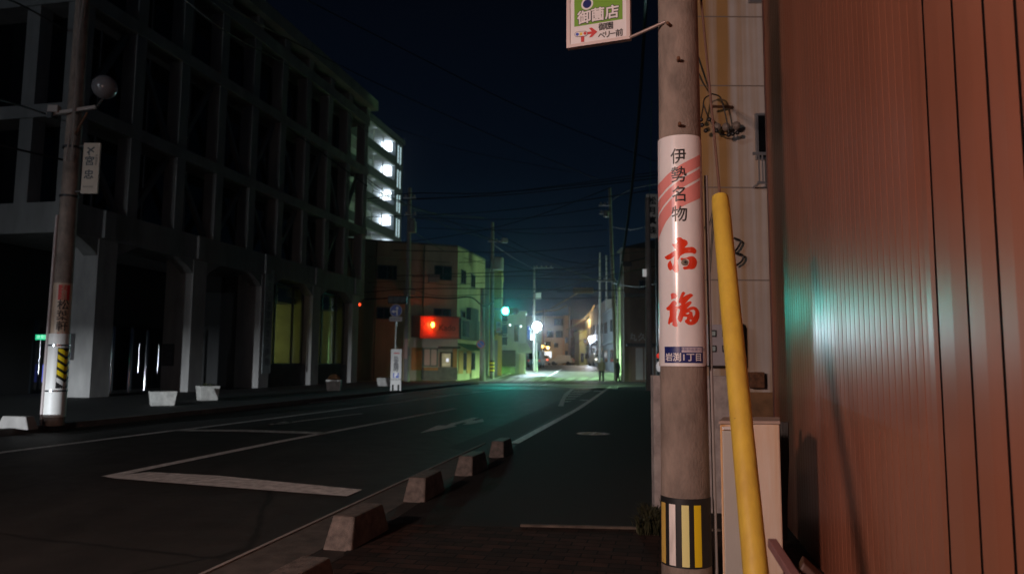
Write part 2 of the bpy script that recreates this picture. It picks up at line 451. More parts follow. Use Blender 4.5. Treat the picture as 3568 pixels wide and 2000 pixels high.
# left edge line, far lane lines, zebra crossing
strip([(1080, 1405), (1300, 1382), (1560, 1352)], .12)
strip([(1905, 1321), (1957, 1309)], .16); strip([(1975, 1304.5), (1990, 1301)], .16); strip([(2018, 1292), (2028, 1289.5)], .2)
strip([(1690, 1330), (1800, 1312), (1870, 1302), (1930, 1288)], .15)
mark([[(x, 1331.0), (x+30, 1331.5), (x+62, 1322), (x+38, 1321.5)] for x in range(1655, 2060, 42)], mat('faded_zebra_paint', (.24, .24, .23), .65, var=.5, vscale=4), name='zebra_crossing')
mark([[(1560, 1333), (2150, 1338.5), (2155, 1336.3), (1560, 1331.8)]], M_patch, name='road_joint')
mark([[(1380, 1345), (2150, 1349), (2155, 1345.5), (1480, 1341)]], M_patch, name='road_joint')

# ------------------------------------------------------------------ kerb blocks
def kerb_block(loc, rz, label, mm=M_kerb, sc=1.0):
    b = MB()
    lo = [(-.11, 0), (.11, 0), (.11, .72), (-.11, .72)]; hi = [(-.085, .10), (.085, .10), (.085, .62), (-.085, .62)]
    v0 = [b.v((x*sc, y*sc, -.01)) for x, y in lo]; v1 = [b.v((x*sc, y*sc, .215*sc)) for x, y in hi]
    b.bm.faces.new(v0[::-1]); b.bm.faces.new(v1)
    for i in range(4): b.bm.faces.new((v0[i], v0[(i+1) % 4], v1[(i+1) % 4], v1[i]))
    o = b.build('kerb_block', mm, bevel=.014)
    o.location = loc; o.rotation_euler = (0, 0, rz)
    return tag(o, label, 'kerb block', 'concrete kerb blocks along the pavement')
KL = ['concrete kerb block nearest the camera, only its dark far end showing at the bottom edge',
      'large concrete kerb block in front, whole, with a pinkish lit end and long shadow',
      'second whole concrete kerb block, behind the large front one',
      'third whole concrete kerb block, between the second and the farthest one',
      'farthest and smallest of the whole kerb blocks, where the white line begins']
for i, p in enumerate([on(885, 2210), on(1172, 1918), on(1440, 1750), on(1613, 1658), on(1728, 1594)]):
    kerb_block((p.x, p.y, 0), R(-12.5 + (0, 0, 1.5, -1.5, 1)[i]), KL[i])
p = on(60, 1492, .1)
o = kerb_block((p.x+.35, p.y-.1, .1), R(74), 'pale chipped kerb block lying beside the left utility pole', M_conc, 1.0)

# manhole covers
def manhole(nx, ny, r, label, z=.010, m=None):
    p = on(nx, ny); b = MB(Matrix.Translation((p.x, p.y, gz(p.y)+z)))
    N = 36
    b.poly2([[(r*math.cos(2*PI*k/N), r*math.sin(2*PI*k/N)) for k in range(N)]], lambda x, y: (x, y, 0))
    for k in range(12):
        a = 2*PI*k/12
        b.cbox((r*.62*math.cos(a), r*.62*math.sin(a), .003), (r*.34, r*.10, .006), a)
        b.cbox((r*.25*math.cos(a), r*.25*math.sin(a), .003), (r*.2, r*.05, .006), a)
    tag(b.build('manhole_cover', m or mat('cast_iron', (0.10, 0.10, 0.095), 0.42, 0.8, var=.3, vscale=15), recalc=False), label, 'manhole cover', 'manhole covers')
manhole(2068, 1512, .31, 'round iron manhole cover in the dark right pavement')
manhole(1877, 1318, .55, 'bright manhole cover on the far side of the zebra crossing', m=mat('worn_iron', (0.55, 0.56, 0.55), 0.28, 0.9))
manhole(1877, 1329.5, .5, 'bright manhole cover just in front of the zebra crossing', m=MATS['worn_iron'])
manhole(1510, 1371, .33, 'brownish manhole cover in the far left lane', m=mat('rusty_iron', (0.13, 0.085, 0.06), 0.6, 0.5))

# ------------------------------------------------------------------ near utility pole with its plates
PX = at(2381, 1265, 4.7).x; PY = 4.7
def prad(z): return .1515 - .0068*z
np_ = thing('utility_pole', 'thick concrete utility pole in the foreground right of the centre', 'utility pole', (PX, PY, 0))
b = MB(); b.tube([(PX, PY, z) for z in (0, 1, 2, 3, 4, 6, 9)], [prad(z) for z in (0, 1, 2, 3, 4, 6, 9)], 48)
b.build('pole_shaft', M_pole, np_, smooth=True)
A0 = math.atan2(-PY, -PX)                     # direction pole > camera
def pol(s, z, off=.0):                        # s: arc metres to the right of the camera-facing line
    r = prad(z)+off; a = A0 + s/prad(1.3)
    return Vector((PX + r*math.cos(a), PY + r*math.sin(a), z))
def hit(nx, ny, off=.006):                    # where the sight line meets the shaft, as (s, z)
    d = ray(nx, ny); o_ = Vector((0, 0, CAMZ)); z = 1.3
    for _ in range(6):
        r = prad(z)+off; ax, ay = o_.x-PX, o_.y-PY
        A = d.x**2+d.y**2; B = 2*(ax*d.x+ay*d.y); C_ = ax*ax+ay*ay-r*r
        disc = B*B-4*A*C_
        t = (-B-math.sqrt(disc))/(2*A) if disc > 0 else -B/(2*A)
        P = o_+d*t; z = P.z
    a = math.atan2(P.y-PY, P.x-PX)-A0
    a = (a+PI) % (2*PI)-PI
    return (a*prad(1.3), P.z)
def wrap(bm, off):                            # bend a flat (s, z) mesh round the shaft
    lo = min(v.co.x for v in bm.verts); hi_ = max(v.co.x for v in bm.verts)
    x = math.ceil(lo/.012)*.012
    while x < hi_:
        bmesh.ops.bisect_plane(bm, geom=bm.verts[:]+bm.edges[:]+bm.faces[:], plane_co=(x, 0, 0), plane_no=(1, 0, 0), dist=1e-5)
        x += .012
    for v in bm.verts: v.co = pol(v.co.x, v.co.y, off)
def on_pole(loops, off, name, m, parent):
    b = MB()
    b.poly2(loops, lambda x, y: (x, y, 0))
    wrap(b.bm, off)
    o = b.build(name, m, parent, recalc=False)
    for f in o.data.polygons: f.use_smooth = True
    return o
def pole_text(body, size, s, z, off, m, parent, name='lettering', **k):
    b = MB(); b.bm.free(); b.bm = text_loops(body, size, **k)
    for v in b.bm.verts: v.co.x += s; v.co.y += z
    wrap(b.bm, off)
    return b.build(name, m, parent, recalc=False)
def rrect(x0, x1, y0, y1, r, n=5):
    L = []
    for cx_, cy_, a0 in ((x1-r, y1-r, 0), (x0+r, y1-r, 90), (x0+r, y0+r, 180), (x1-r, y0+r, 270)):
        L += [(cx_+r*math.cos(R(a0+90*k/n)), cy_+r*math.sin(R(a0+90*k/n))) for k in range(n+1)]
    return L
zt, zb = hit(2366, 470)[1], hit(2381, 1276)[1]
ad = thing('advertising_plate', 'white enamel plate with pink waves and two big red characters round the near pole', 'advertising plate', (PX, PY, zb))
s0, s1 = -.235, .175
pl = on_pole([rrect(s0, s1, zb, zt, .035)], .007, 'plate', M_white, ad)
so = pl.modifiers.new('thickness', 'SOLIDIFY'); so.thickness = .004; so.offset = -1
on_pole([rrect(s1-.006, s1+.002, zb+.03, zt-.03, .002)], .0085, 'plate_edge', mat('plate_edge_metal', (0.85, 0.78, 0.72), .25, .4), ad)
def c7(x, y):
    s, z = hit(2200+x/1.52, 450+y/1.52); return (min(max(s, s0+.004), s1-.008), z)
up_ = [(135, 305), (160, 278), (200, 235), (260, 190), (310, 163), (362, 135)]
l1 = [(135, 392), (165, 350), (200, 310), (235, 280), (275, 252), (362, 202)]
l2 = [(135, 480), (160, 432), (190, 390), (225, 350), (262, 322), (362, 264)]
lo_ = [(135, 610), (160, 545), (180, 500), (205, 462), (235, 430), (290, 400), (362, 366)]
def band(a, c, da, dc):
    return [c7(x, y+da) for x, y in a] + [c7(x, y-dc) for x, y in reversed(c)]
for a, c, da, dc in ((up_, l1, 0, 7), (l1, l2, 7, 7), (l2, lo_, 7, 0)):
    on_pole([band(a, c, da, dc)], .0078, 'wave_stripe', M_pink, ad)
for ch, x, y in (('伊', 248, 150), ('勢', 250, 247), ('名', 255, 350), ('物', 255, 455)):
    s, z = hit(2200+x/1.52, 450+y/1.52)
    pole_text(ch, .106, s, z, .0086, M_ink, ad, bold=.0012, xs=.95)
def ka(x, y): return hit(2310+x/9.628, 810+y/9.628)
def kf(x, y): return hit(2310+x/9.028, 1000+y/9.028)
AKA1 = [(440,225),(480,180),(540,160),(610,180),(680,240),(740,245),(800,280),(830,340),(825,400),(780,450),(715,515),(820,500),(950,488),(1030,505),(1090,560),(1120,630),(1095,700),(1040,725),(980,695),(860,690),(740,700),(650,740),(575,795),(545,870),(490,950),(500,1040),(522,1120),(532,1290),(490,1345),(445,1365),(390,1330),(315,1230),(270,1265),(235,1275),(190,1220),(160,1130),(165,1050),(200,990),(255,930),(285,1005),(335,1135),(362,1050),(382,800),(250,905),(160,920),(90,885),(60,830),(200,740),(320,660),(445,590),(390,530),(330,450),(305,385),(380,390),(450,370),(490,320),(470,270)]
AKA2 = [(590,860),(640,855),(690,868),(790,855),(850,820),(950,800),(1040,820),(1110,900),(1135,1000),(1110,1120),(1050,1210),(960,1240),(850,1235),(720,1250),(660,1200),(700,1150),(800,1140),(860,1070),(880,980),(860,920),(800,890),(700,890),(640,950),(600,930)]
FUK1 = [(245,230),(290,195),(350,190),(420,230),(450,280),(400,350),(330,370),(270,400),(260,300)]
FUK2 = [(290,460),(350,425),(420,455),(437,500),(395,615),(450,605),(470,660),(430,800),(410,960),(440,1110),(465,1220),(440,1255),(350,1240),(295,1190),(310,1100),(240,1130),(200,1180),(160,1150),(180,1030),(215,900),(220,740),(150,735),(110,690),(115,650),(170,610),(230,540)]
FUK3 = [(600,165),(650,145),(705,190),(620,325),(740,250),(860,205),(915,225),(945,270),(800,400),(680,545),(760,480),(850,440),(892,465),(895,510),(735,688),(850,630),(950,610),(1040,640),(1110,720),(1140,820),(1135,950),(1090,1070),(1010,1160),(900,1200),(800,1190),(700,1120),(680,1050),(745,1010),(760,950),(690,930),(640,930),(605,1050),(560,1115),(490,1060),(460,1000),(490,880),(545,730),(510,680),(455,690),(420,640),(500,600),(575,560),(560,510),(490,500),(500,400)]
FUKH = [[(830,745),(960,705),(1010,760),(1010,850),(950,955),(930,880),(920,790)], [(700,840),(800,795),(830,820),(780,860)], [(830,1040),(870,1020),(905,1050),(860,1095)]]
for nm, lps, fn in (('brush_lettering', [AKA1], ka), ('brush_lettering', [AKA2], ka), ('brush_lettering', [FUK1], kf), ('brush_lettering', [FUK2], kf), ('brush_lettering', [FUK3]+FUKH, kf)):
    on_pole([[fn(*p) for p in lp] for lp in lps], .0082, nm, M_red, ad)
s, z = ka(725, 1005)
b = MB(); b.tube([pol(s, z, .004), pol(s, z, .014), pol(s, z, .016)], [.022, .020, .013], 16); b.build('bolt_socket', mat('socket_grey', (0.20, 0.17, 0.13), .7, var=.3, vscale=40), ad)
b = MB(); b.tube([pol(s+.004, z, .010), pol(s+.004, z, .0175)], .008, 12); b.build('bolt_hole', M_black, ad)
# address panel on the foot of the plate
xa, za = hit(2317, 1264); xb_, zb_ = hit(2447, 1208)
on_pole([rrect(xa, xb_, za, zb_, .002, 2)], .0080, 'address_panel', M_navy, ad)
on_pole([rrect((xa+xb_)/2-.012, xb_-.004, za+(zb_-za)*.64, zb_-.004, .002, 2)], .0084, 'address_strip', mat('pale_violet_ink', (.55, .5, .58), .35), ad)
pole_text('岩渕1丁目', .052, (xa+xb_)/2, za+(zb_-za)*.32, .0088, M_white, ad, name='address_lettering', bold=.0012, xs=.98)
pole_text('伊勢市岩渕一丁目', .021, (xa+xb_)/2+.062, za+(zb_-za)*.81, .0090, M_navy, ad, name='address_lettering')
# black and yellow reflective sheet round the foot
zs = hit(2381, 1738)[1]
sh = thing('reflective_sheet', 'black reflective sheet with white and yellow vertical bars round the foot of the near pole', 'reflective sheet', (PX, PY, .1))
on_pole([rrect(-.235, .205, .10, zs, .002, 2)], .003, 'backing', M_black, sh)
zs2 = hit(2381, 1760)[1]
for x0, x1, mm in ((1663.5, 1674, mat('dull_yellow_reflective', (.62, .42, .10), .4)), (1683, 1699, M_wrefl), (1715, 1734, M_pyel), (1747, 1765, M_yelr)):
    a_, c_ = hit(x0*1.3851, 1850)[0], hit(x1*1.3851, 1850)[0]
    on_pole([rrect(a_, c_, .11, zs2, .001, 2)], .0042, 'reflective_bar', mm, sh)
# conduit down the right side of the pole
cb = MB(); cb.tube([pol(.235, z, .025) for z in (0.0, .5, 1.0, 2.5)], .012, 10)
cp = tag(cb.build('conduit_pipe', mat('grey_conduit', (0.28, 0.27, 0.27), .5), smooth=True), 'thin grey conduit running up the right side of the near pole', 'conduit')
# step bolts and rings
for nx, ny in ((2335, 90), (2364, 212), (2368, 438)):
    s, z = hit(nx, ny)
    b = MB(); b.tube([pol(s, z, -.01), pol(s, z, .05), pol(s, z, .055)], [.011, .011, .004], 10); b.build('step_bolt', M_rust, np_)

# hanging sign on the pole
sdir = Vector((-math.cos(R(12.1)), math.sin(R(12.1)), 0))
sY = 4.75
pr = at(2190, 132, sY); 
SM = face_m((pr.x+sdir.x, pr.y+sdir.y), (pr.x, pr.y), 0)
plft = at(1981, 146, 4.90)
wid = (Vector((plft.x, plft.y))-Vector((pr.x, pr.y))).length
SM = face_m((plft.x, plft.y), (pr.x, pr.y), 0)
zb0 = pr.z
hs = thing('hanging_sign', 'white and green shop sign hanging from the near pole at the top edge', 'sign', (pr.x, pr.y, zb0))
def sbox(x0, x1, y0, y1, z0, z1, name, m, parent, M=SM):
    b = MB(M); b.box(x0, x1, y0, y1, z0, z1); return b.build(name, m, parent)
Hs = .95
sbox(0, wid, zb0, zb0+Hs, -.03, 0, 'panel', M_white, hs)
for x0, x1, y0, y1 in ((-.012, .012, zb0-.012, zb0+Hs), (wid-.012, wid+.012, zb0-.012, zb0+Hs), (.012, wid-.012, zb0-.012, zb0+.010)):
    sbox(x0, x1, y0, y1, -.036, .008, 'frame', mat('sign_frame', (.62, .52, .50), .35, .3), hs)
u = wid/212.0                                 # metres per photo pixel on this board
def sg(cx, cy): return (cx/9.023 - 19)*u*1.0, zb0 + (142 - cy/9.023 - (cx/9.023-19)*.075)*u
def spoly(loops, z, name, m):
    b = MB(SM); b.poly2([[sg(*p) for p in lp] for lp in loops], lambda x, y: (x, y, z)); return b.build(name, m, hs, recalc=False)
b = MB(SM); x0g, y0g = sg(365, 650); x1g, _ = sg(1905, 520); b.box(x0g, x1g, y0g, zb0+Hs-.03, 0, .002); b.build('green_field', M_green, hs)
for ch, cx_, cy_ in (('御', 690, 400), ('薗', 1125, 350), ('店', 1580, 310)):
    x, y = sg(cx_, cy_)
    for z_, of, mm in ((.003, .0075, M_ink), (.0045, .0028, M_white)):
        lettering(ch, .098, SM @ Matrix.Translation((x, y, z_)), mm, hs, bold=of)
for ch, cx_, cy_, sz in (('御', 1265, 745, .054), ('園', 1500, 730, .054), ('ベ', 1240, 1020, .052), ('リ', 1430, 1000, .052), ('ー', 1600, 985, .044), ('前', 1800, 980, .054)):
    x, y = sg(cx_, cy_); lettering(ch, sz, SM @ Matrix.Translation((x, y, .003)), M_ink, hs, bold=.0009)
N = 20
x, y = sg(785, -60); b = MB(SM); b.poly2([[(x+.042*math.cos(2*PI*k/N), y+.042*math.sin(2*PI*k/N)) for k in range(N)]], lambda x, y: (x, y, .003)); b.build('ring_mark', M_white, hs, recalc=False)
b = MB(SM); b.poly2([[(x+.03*math.cos(2*PI*k/N), y+.03*math.sin(2*PI*k/N)) for k in range(N)]], lambda x, y: (x, y, .0038)); b.build('ring_mark', M_navy, hs, recalc=False)
# little traffic signal with an arrow
spoly([[(770, 860), (930, 850), (840, 735), (935, 730), (1105, 870), (930, 1035), (840, 1040), (925, 930), (770, 945)]], .003, 'arrow_mark', M_sred)
spoly([[(575, 980), (685, 975), (680, 1165), (585, 1170)]], .003, 'signal_post_mark', M_sred)
def pill(x0, x1, yc, r, n=8):
    return [(x1+r*math.cos(R(-90+180*k/n)), yc+r*math.sin(R(-90+180*k/n))) for k in range(n+1)] + [(x0+r*math.cos(R(90+180*k/n)), yc+r*math.sin(R(90+180*k/n))) for k in range(n+1)]
spoly([pill(460, 710, 908, 88)], .0036, 'signal_mark', mat('grey_ink', (.16, .14, .16), .4))
spoly([pill(462, 708, 908, 72)], .0042, 'signal_mark', M_white)
spoly([[(465+52*math.cos(2*PI*k/N), 912+52*math.sin(2*PI*k/N)) for k in range(N)]], .0048, 'signal_mark', M_blue)
spoly([[(715+52*math.cos(2*PI*k/N), 900+52*math.sin(2*PI*k/N)) for k in range(N)]], .0048, 'signal_mark', M_sred)
spoly([[(540, 865), (630, 860), (630, 950), (540, 955)]], .0048, 'signal_mark', mat('yellow_ink', (.75, .55, .06), .4))
# bracket
pa = at(2195, 128, 4.73); pb = Vector((PX-.10, PY-.08, pa.z+.05))
b = MB(); b.tube([pa+Vector((0, .02, .0)), (pa+pb)/2+Vector((0, 0, -.004)), pb], .011, 10)
b.build('bracket', mat('bracket_steel', (.30, .24, .22), .5, .5), hs, smooth=True)
pa2 = pa+Vector((0, .03, .78)); b = MB(); b.tube([pa2, pb+Vector((0, 0, .73))], .011, 10); b.build('bracket', MATS['bracket_steel'], hs, smooth=True)

# ------------------------------------------------------------------ guy wire and its yellow cover
g0 = at(2640, 2060, 2.95); g1 = at(2509, 690, 3.9)
gd = (g1-g0).normalized()
top = g1+gd*2.05
gbase = g0 - gd*(g0.z/gd.z)
gw = tag(MB().tube([g0-gd*.2, g1, top], .0075, 6).build('guy_wire', mat('guy_strand', (.22, .13, .10), .6, .4)), 'reddish guy wire rising from the yellow cover to the near pole', 'guy wire')
gc = thing('guy_wire_cover', 'long yellow plastic tube leaning in front of the white cabinet', 'guy wire cover', (gbase.x, gbase.y, 0))
pts = [gbase + (g1-gbase)*t for t in (0, .2, .4, .6, .8, .97, 1.0)]
b = MB(); b.tube(pts, [.050, .049, .048, .0475, .047, .0465, .043], 28); b.build('tube', M_yel, gc, smooth=True)
side = gd.cross(Vector((0, -1, 0))).normalized()
for nx, ny in ((2508, 880), (2556, 1459)):
    d = ray(nx, ny); best = None
    for k in range(200):
        q_ = gbase+(g1-gbase)*(k/199); t = (q_-Vector((0, 0, CAMZ))).dot(d)/d.dot(d); pp = Vector((0, 0, CAMZ))+d*t
        if best is None or (pp-q_).length < best[0]: best = ((pp-q_).length, q_, pp)
    q_, pp = best[1], best[2]
    n_ = ((pp-q_)*.8 - d*.04).normalized()
    c_ = q_+n_*.047
    b = MB(); b.tube([c_-n_*.004, c_+n_*.002], .005, 10); b.build('rivet_hole', M_ink, gc)

# ------------------------------------------------------------------ right-hand metal-clad wall
WA, WB = 1.0, 0.2
def wallp(Y): return Vector((WA+WB*Y, Y, 0))
wd = Vector((WB, 1, 0)).normalized(); wn_ = Vector((-1, WB, 0)).normalized()
M_clad = mat('red_brown_cladding', (0.295, 0.106, 0.062), 0.32, 0.1, var=0.16, vscale=2.0, bump=0.05, bscale=4, spec=.5, stretch=(1, 1, .15))
cw = thing('metal_clad_wall', 'red brown metal clad wall of the shed filling the right side', 'wall', wallp(1.5))
L0, L1 = -1.0, 6.75
prof = []
def P_(y, d_): 
    s_ = y; p_ = wallp(0)+wd*(s_) ; return (p_.x+wn_.x*d_, p_.y+wn_.y*d_)
sc_ = math.sqrt(1+WB*WB)
y = L1*sc_
prof.append((y, 0.0))
while y > 2.80*sc_:                            # narrow ribs on the far part
    prof += [(y-.012, .0), (y-.015, -.0011), (y-.020, -.0011), (y-.023, 0.0), (y-.056, .0006)]
    y -= .092
ylast = y
b = MB()
pp = [P_(s_, d_) for s_, d_ in prof] + [P_(ylast, 0)]
lo = [b.v((x_, y_, -.02)) for x_, y_ in pp]; hi = [b.v((x_, y_, 6.5)) for x_, y_ in pp]
for i in range(len(pp)-1): b.bm.faces.new((lo[i], lo[i+1], hi[i+1], hi[i]))
b.build('ribbed_cladding', M_clad, cw, recalc=False)
seams = [2.665, 2.40, 2.17, 1.975] + [1.975-.22*k for k in range(1, 13)]
prev = ylast/sc_
for Y_ in seams:
    b = MB()
    pf = [P_(prev*sc_-.0, .004), P_((prev+Y_)/2*sc_, .006), P_(Y_*sc_+.019, .004)]
    lo = [b.v((x_, y_, -.02)) for x_, y_ in pf]; hi = [b.v((x_, y_, 6.5)) for x_, y_ in pf]
    for i in range(2): b.bm.faces.new((lo[i], lo[i+1], hi[i+1], hi[i]))
    b.build('cladding_panel', M_clad, cw, recalc=False)
    b = MB(); q0, q1 = P_(Y_*sc_, .0005), P_(Y_*sc_+.019, .0005)
    b.face([(q0[0], q0[1], -.02), (q1[0], q1[1], -.02), (q1[0], q1[1], 6.5), (q0[0], q0[1], 6.5)]); b.build('seam', mat('seam_black', (.006, .006, .007), .9, spec=.1), cw, recalc=False)
    prev = Y_
e0, e1 = P_(L1*sc_, 0.004), P_(L1*sc_+.05, -.0)
b = MB(); b.prism([P_(L1*sc_-.07, .006), P_(L1*sc_+.004, .006), P_(L1*sc_+.004, -3), P_(L1*sc_, -3), P_(L1*sc_, .002), P_(L1*sc_-.07, .002)], 0, 6.5); b.build('corner_trim', mat('cladding_trim', (0.16, .075, .065), .4, .2), cw)

# ------------------------------------------------------------------ white building behind the pole
WY = 9.6
xl = at(2330, 1265, WY).x
def stain_mat():
    m = bpy.data.materials.new('stained_white_wall'); m.use_nodes = True
    n, l = m.node_tree.nodes, m.node_tree.links; bs = n['Principled BSDF']
    t = n.new('ShaderNodeTexCoord'); mp = n.new('ShaderNodeMapping'); mp.inputs['Scale'].default_value = (4.2, 1, .10)
    l.new(t.outputs['Object'], mp.inputs[0])
    nz = n.new('ShaderNodeTexNoise'); nz.inputs['Scale'].default_value = 1.0; nz.inputs['Detail'].default_value = 7; nz.inputs['Roughness'].default_value = .55; l.new(mp.outputs[0], nz.inputs['Vector'])
    cr = n.new('ShaderNodeValToRGB'); cr.color_ramp.elements[0].position = .40; cr.color_ramp.elements[0].color = (.66, .60, .56, 1)
    cr.color_ramp.elements[1].position = .60; cr.color_ramp.elements[1].color = (.50, .29, .11, 1)
    l.new(nz.outputs[0], cr.inputs[0])
    n2 = n.new('ShaderNodeTexNoise'); n2.inputs['Scale'].default_value = 3; n2.inputs['Detail'].default_value = 9; l.new(t.outputs['Object'], n2.inputs['Vector'])
    mx = n.new('ShaderNodeMix'); mx.data_type = 'RGBA'; mx.blend_type = 'MULTIPLY'; mx.inputs[0].default_value = .3
    l.new(cr.outputs[0], mx.inputs[6]); l.new(n2.outputs[0], mx.inputs[7]); l.new(mx.outputs[2], bs.inputs['Base Color'])
    bs.inputs['Roughness'].default_value = .8
    bp = n.new('ShaderNodeBump'); bp.inputs['Strength'].default_value = .25; bp.inputs['Distance'].default_value = .01; l.new(n2.outputs[0], bp.inputs['Height']); l.new(bp.outputs[0], bs.inputs['Normal'])
    return m
M_stain = stain_mat()
wb = thing('stained_house', 'white building with rust stained side wall between the near pole and the red shed', 'building', (xl, WY, 0))
b = MB(); b.prism([(xl, WY), (xl+8, WY), (xl+8+2, WY+9), (xl+.05, WY+.25)], 0, 9.5)
b.build('wall', M_stain, wb)
for ny in (60, 300, 654, 976):
    zz_ = at(2550, ny, WY).z
    b = MB(); b.box(xl+.02, xl+3, WY-.004, WY-.0005, zz_-.008, zz_+.008); b.build('wall_joint', mat('joint_grey', (.24, .2, .17), .9), wb)
z0_ = at(2550, 1365, WY).z
b = MB(); b.box(xl+.01, xl+3, WY-.05, WY-.002, 0, z0_); b.build('wall_base', mat('rust_base', (.22, .12, .06), .85, var=.4, vscale=4), wb)
def wwin(n0, n1, nt, nb):
    a_, c_ = at(n0, nt, WY), at(n1, nb, WY)
    f = MB(); t = .03
    for x0, x1, z0, z1 in ((a_.x, a_.x+t, c_.z, a_.z), (c_.x-t, c_.x, c_.z, a_.z), (a_.x+t, c_.x-t, a_.z-t, a_.z), (a_.x+t, c_.x-t, c_.z, c_.z+t), ((a_.x+c_.x)/2-.015, (a_.x+c_.x)/2+.015, c_.z+t, a_.z-t)):
        f.box(x0, x1, WY-.06, WY-.003, z0, z1)
    fo = f.build('window', mat('aluminium', (.35, .37, .40), .4, .6), wb)
    MB().box(a_.x+.005, c_.x-.005, WY-.03, WY-.004, c_.z+.005, a_.z-.005).build('pane', M_dglass, fo)
    return a_, c_
a_, c_ = wwin(2628, 2720, 400, 560)
wwin(2605, 2660, -60, 14)
b = MB()
rz0, rz1 = at(2640, 560, WY).z, at(2640, 650, WY).z
for nx in (2622, 2634, 2650, 2666, 2690):
    x_ = at(nx, 600, WY).x; b.box(x_-.008, x_+.008, WY-.27, WY-.254, rz1, rz0)
x_ = at(2600, 556, WY).x; b.box(x_, x_+.6, WY-.275, WY-.25, rz0, rz0+.035); b.box(x_+.05, x_+.6, WY-.275, WY-.25, rz1-.03, rz1)
for xx in (x_+.07, x_+.3): b.box(xx, xx+.02, WY-.25, WY-.001, rz1-.03, rz1-.01)
b.build('balcony_railing', MATS['aluminium'], wb)
# electricity fittings on that wall
def wallbox(n0, n1, nt, nb, dep, name, label, cat, m):
    a_, c_ = at(n0, nt, WY-dep), at(n1, nb, WY-dep)
    r_ = thing(name, label, cat, ((a_.x+c_.x)/2, WY, c_.z))
    MB().box(a_.x, c_.x, WY-dep, WY-.002, c_.z, a_.z).build('case', m, r_, bevel=.01)
    return r_, a_, c_
mb_, a_, c_ = wallbox(2462, 2590, 1130, 1275, .2, 'meter_box', 'pale grey meter box with two small square windows behind the yellow tube', 'meter box', mat('meter_grey', (.45, .42, .45), .55))
for ny in (1162, 1215):
    for nx in (2484, 2528):
        p = at(nx, ny, WY-.2); s_ = .042
        fr = MB().box(p.x-s_, p.x+s_, WY-.212, WY-.2005, p.z-s_, p.z+s_).build('meter_window', M_dark, mb_)
        MB().box(p.x-s_*.66, p.x+s_*.66, WY-.216, WY-.2125, p.z-s_*.66, p.z+s_*.66).build('pane', mat('meter_glass', (.42, .52, .52), .15), fr)
jb, a_, c_ = wallbox(2614, 2666, 1296, 1352, .12, 'junction_box', 'small rusty junction box low on the stained wall', 'junction box', M_rust)
b = MB(); x_ = at(2600, 1300, WY).x; b.tube([(x_-.06, WY-.06, c_.z+.05), (x_-.06, WY-.06, at(2600, 1130, WY).z)], .03, 10)
tag(b.build('conduit_pipe', M_dark, smooth=True), 'black vertical conduit beside the meter box on the stained wall', 'conduit')
# insulator bracket with drop wires
ib = thing('insulator_bracket', 'wall bracket with a loop of black insulators high on the stained wall', 'insulator bracket', at(2510, 372, WY))
p0, p1 = at(2480, 372, WY-.25), at(2552, 374, WY-.02)
MB().bar(p0, p1, .03).build('bracket_arm', M_rust, ib)
for nx, ny in ((2442, 418), (2446, 437), (2459, 456), (2471, 417), (2496, 456), (2539, 471), (2553, 467), (2569, 463)):
    MB().sphere(at(nx, ny, WY-.22), .030, 10).build('insulator', M_ink, ib)
for nx, ny in ((2498, 443), (2530, 443), (2566, 438)):
    MB().sphere(at(nx, ny, WY-.16), .055, 12).build('porcelain_insulator', mat('porcelain', (.25, .2, .17), .4), ib)
def dropwire(px, label, Y0, Y1, r=.009):
    n = len(px); pts = [at(x_, y_, Y0+(Y1-Y0)*i/(n-1)) for i, (x_, y_) in enumerate(px)]
    sm = []
    for i in range(n-1):
        for k in range(4):
            t = k/4; a, b_, c_, d_ = pts[max(i-1, 0)], pts[i], pts[i+1], pts[min(i+2, n-1)]
            sm.append(.5*((2*b_)+(c_-a)*t+(2*a-5*b_+4*c_-d_)*t*t+(3*b_-a-3*c_+d_)*t**3))
    sm.append(pts[-1])
    return tag(MB().tube(sm, r, 6).build('drop_wire', M_cable, smooth=True), label, 'wire', 'black wires on the stained wall')
dropwire([(2420, 160), (2440, 220), (2470, 310), (2478, 330)], 'upper straight black wire coming down beside the near pole', 5.4, WY-.25)
dropwire([(2425, 235), (2450, 290), (2476, 330)], 'lower short black wire coming down beside the near pole', 5.4, WY-.25)
dropwire([(2478, 330), (2455, 345), (2449, 380), (2442, 416)], 'black wire looping left down to the insulators', WY-.25, WY-.2)
dropwire([(2450, 360), (2462, 395), (2472, 415)], 'short black wire inside the left loop at the insulators', WY-.25, WY-.2)
dropwire([(2480, 328), (2508, 338), (2520, 370), (2532, 420), (2540, 468)], 'black wire looping right down to the insulators', WY-.25, WY-.2)
dropwire([(2472, 416), (2490, 448), (2510, 468), (2538, 472)], 'black wire hanging between the lower insulators', WY-.2, WY-.2)
dropwire([(2443, 800), (2475, 770), (2488, 690), (2470, 950)], 'thin wire meandering on the wall left of the yellow tube', WY-.05, WY-.05, .006)
dropwire([(2556, 830), (2580, 840), (2572, 862), (2560, 880), (2588, 890), (2585, 910), (2565, 925)], 'crooked black cable clamp right of the yellow tube', WY-.1, WY-.1, .014)

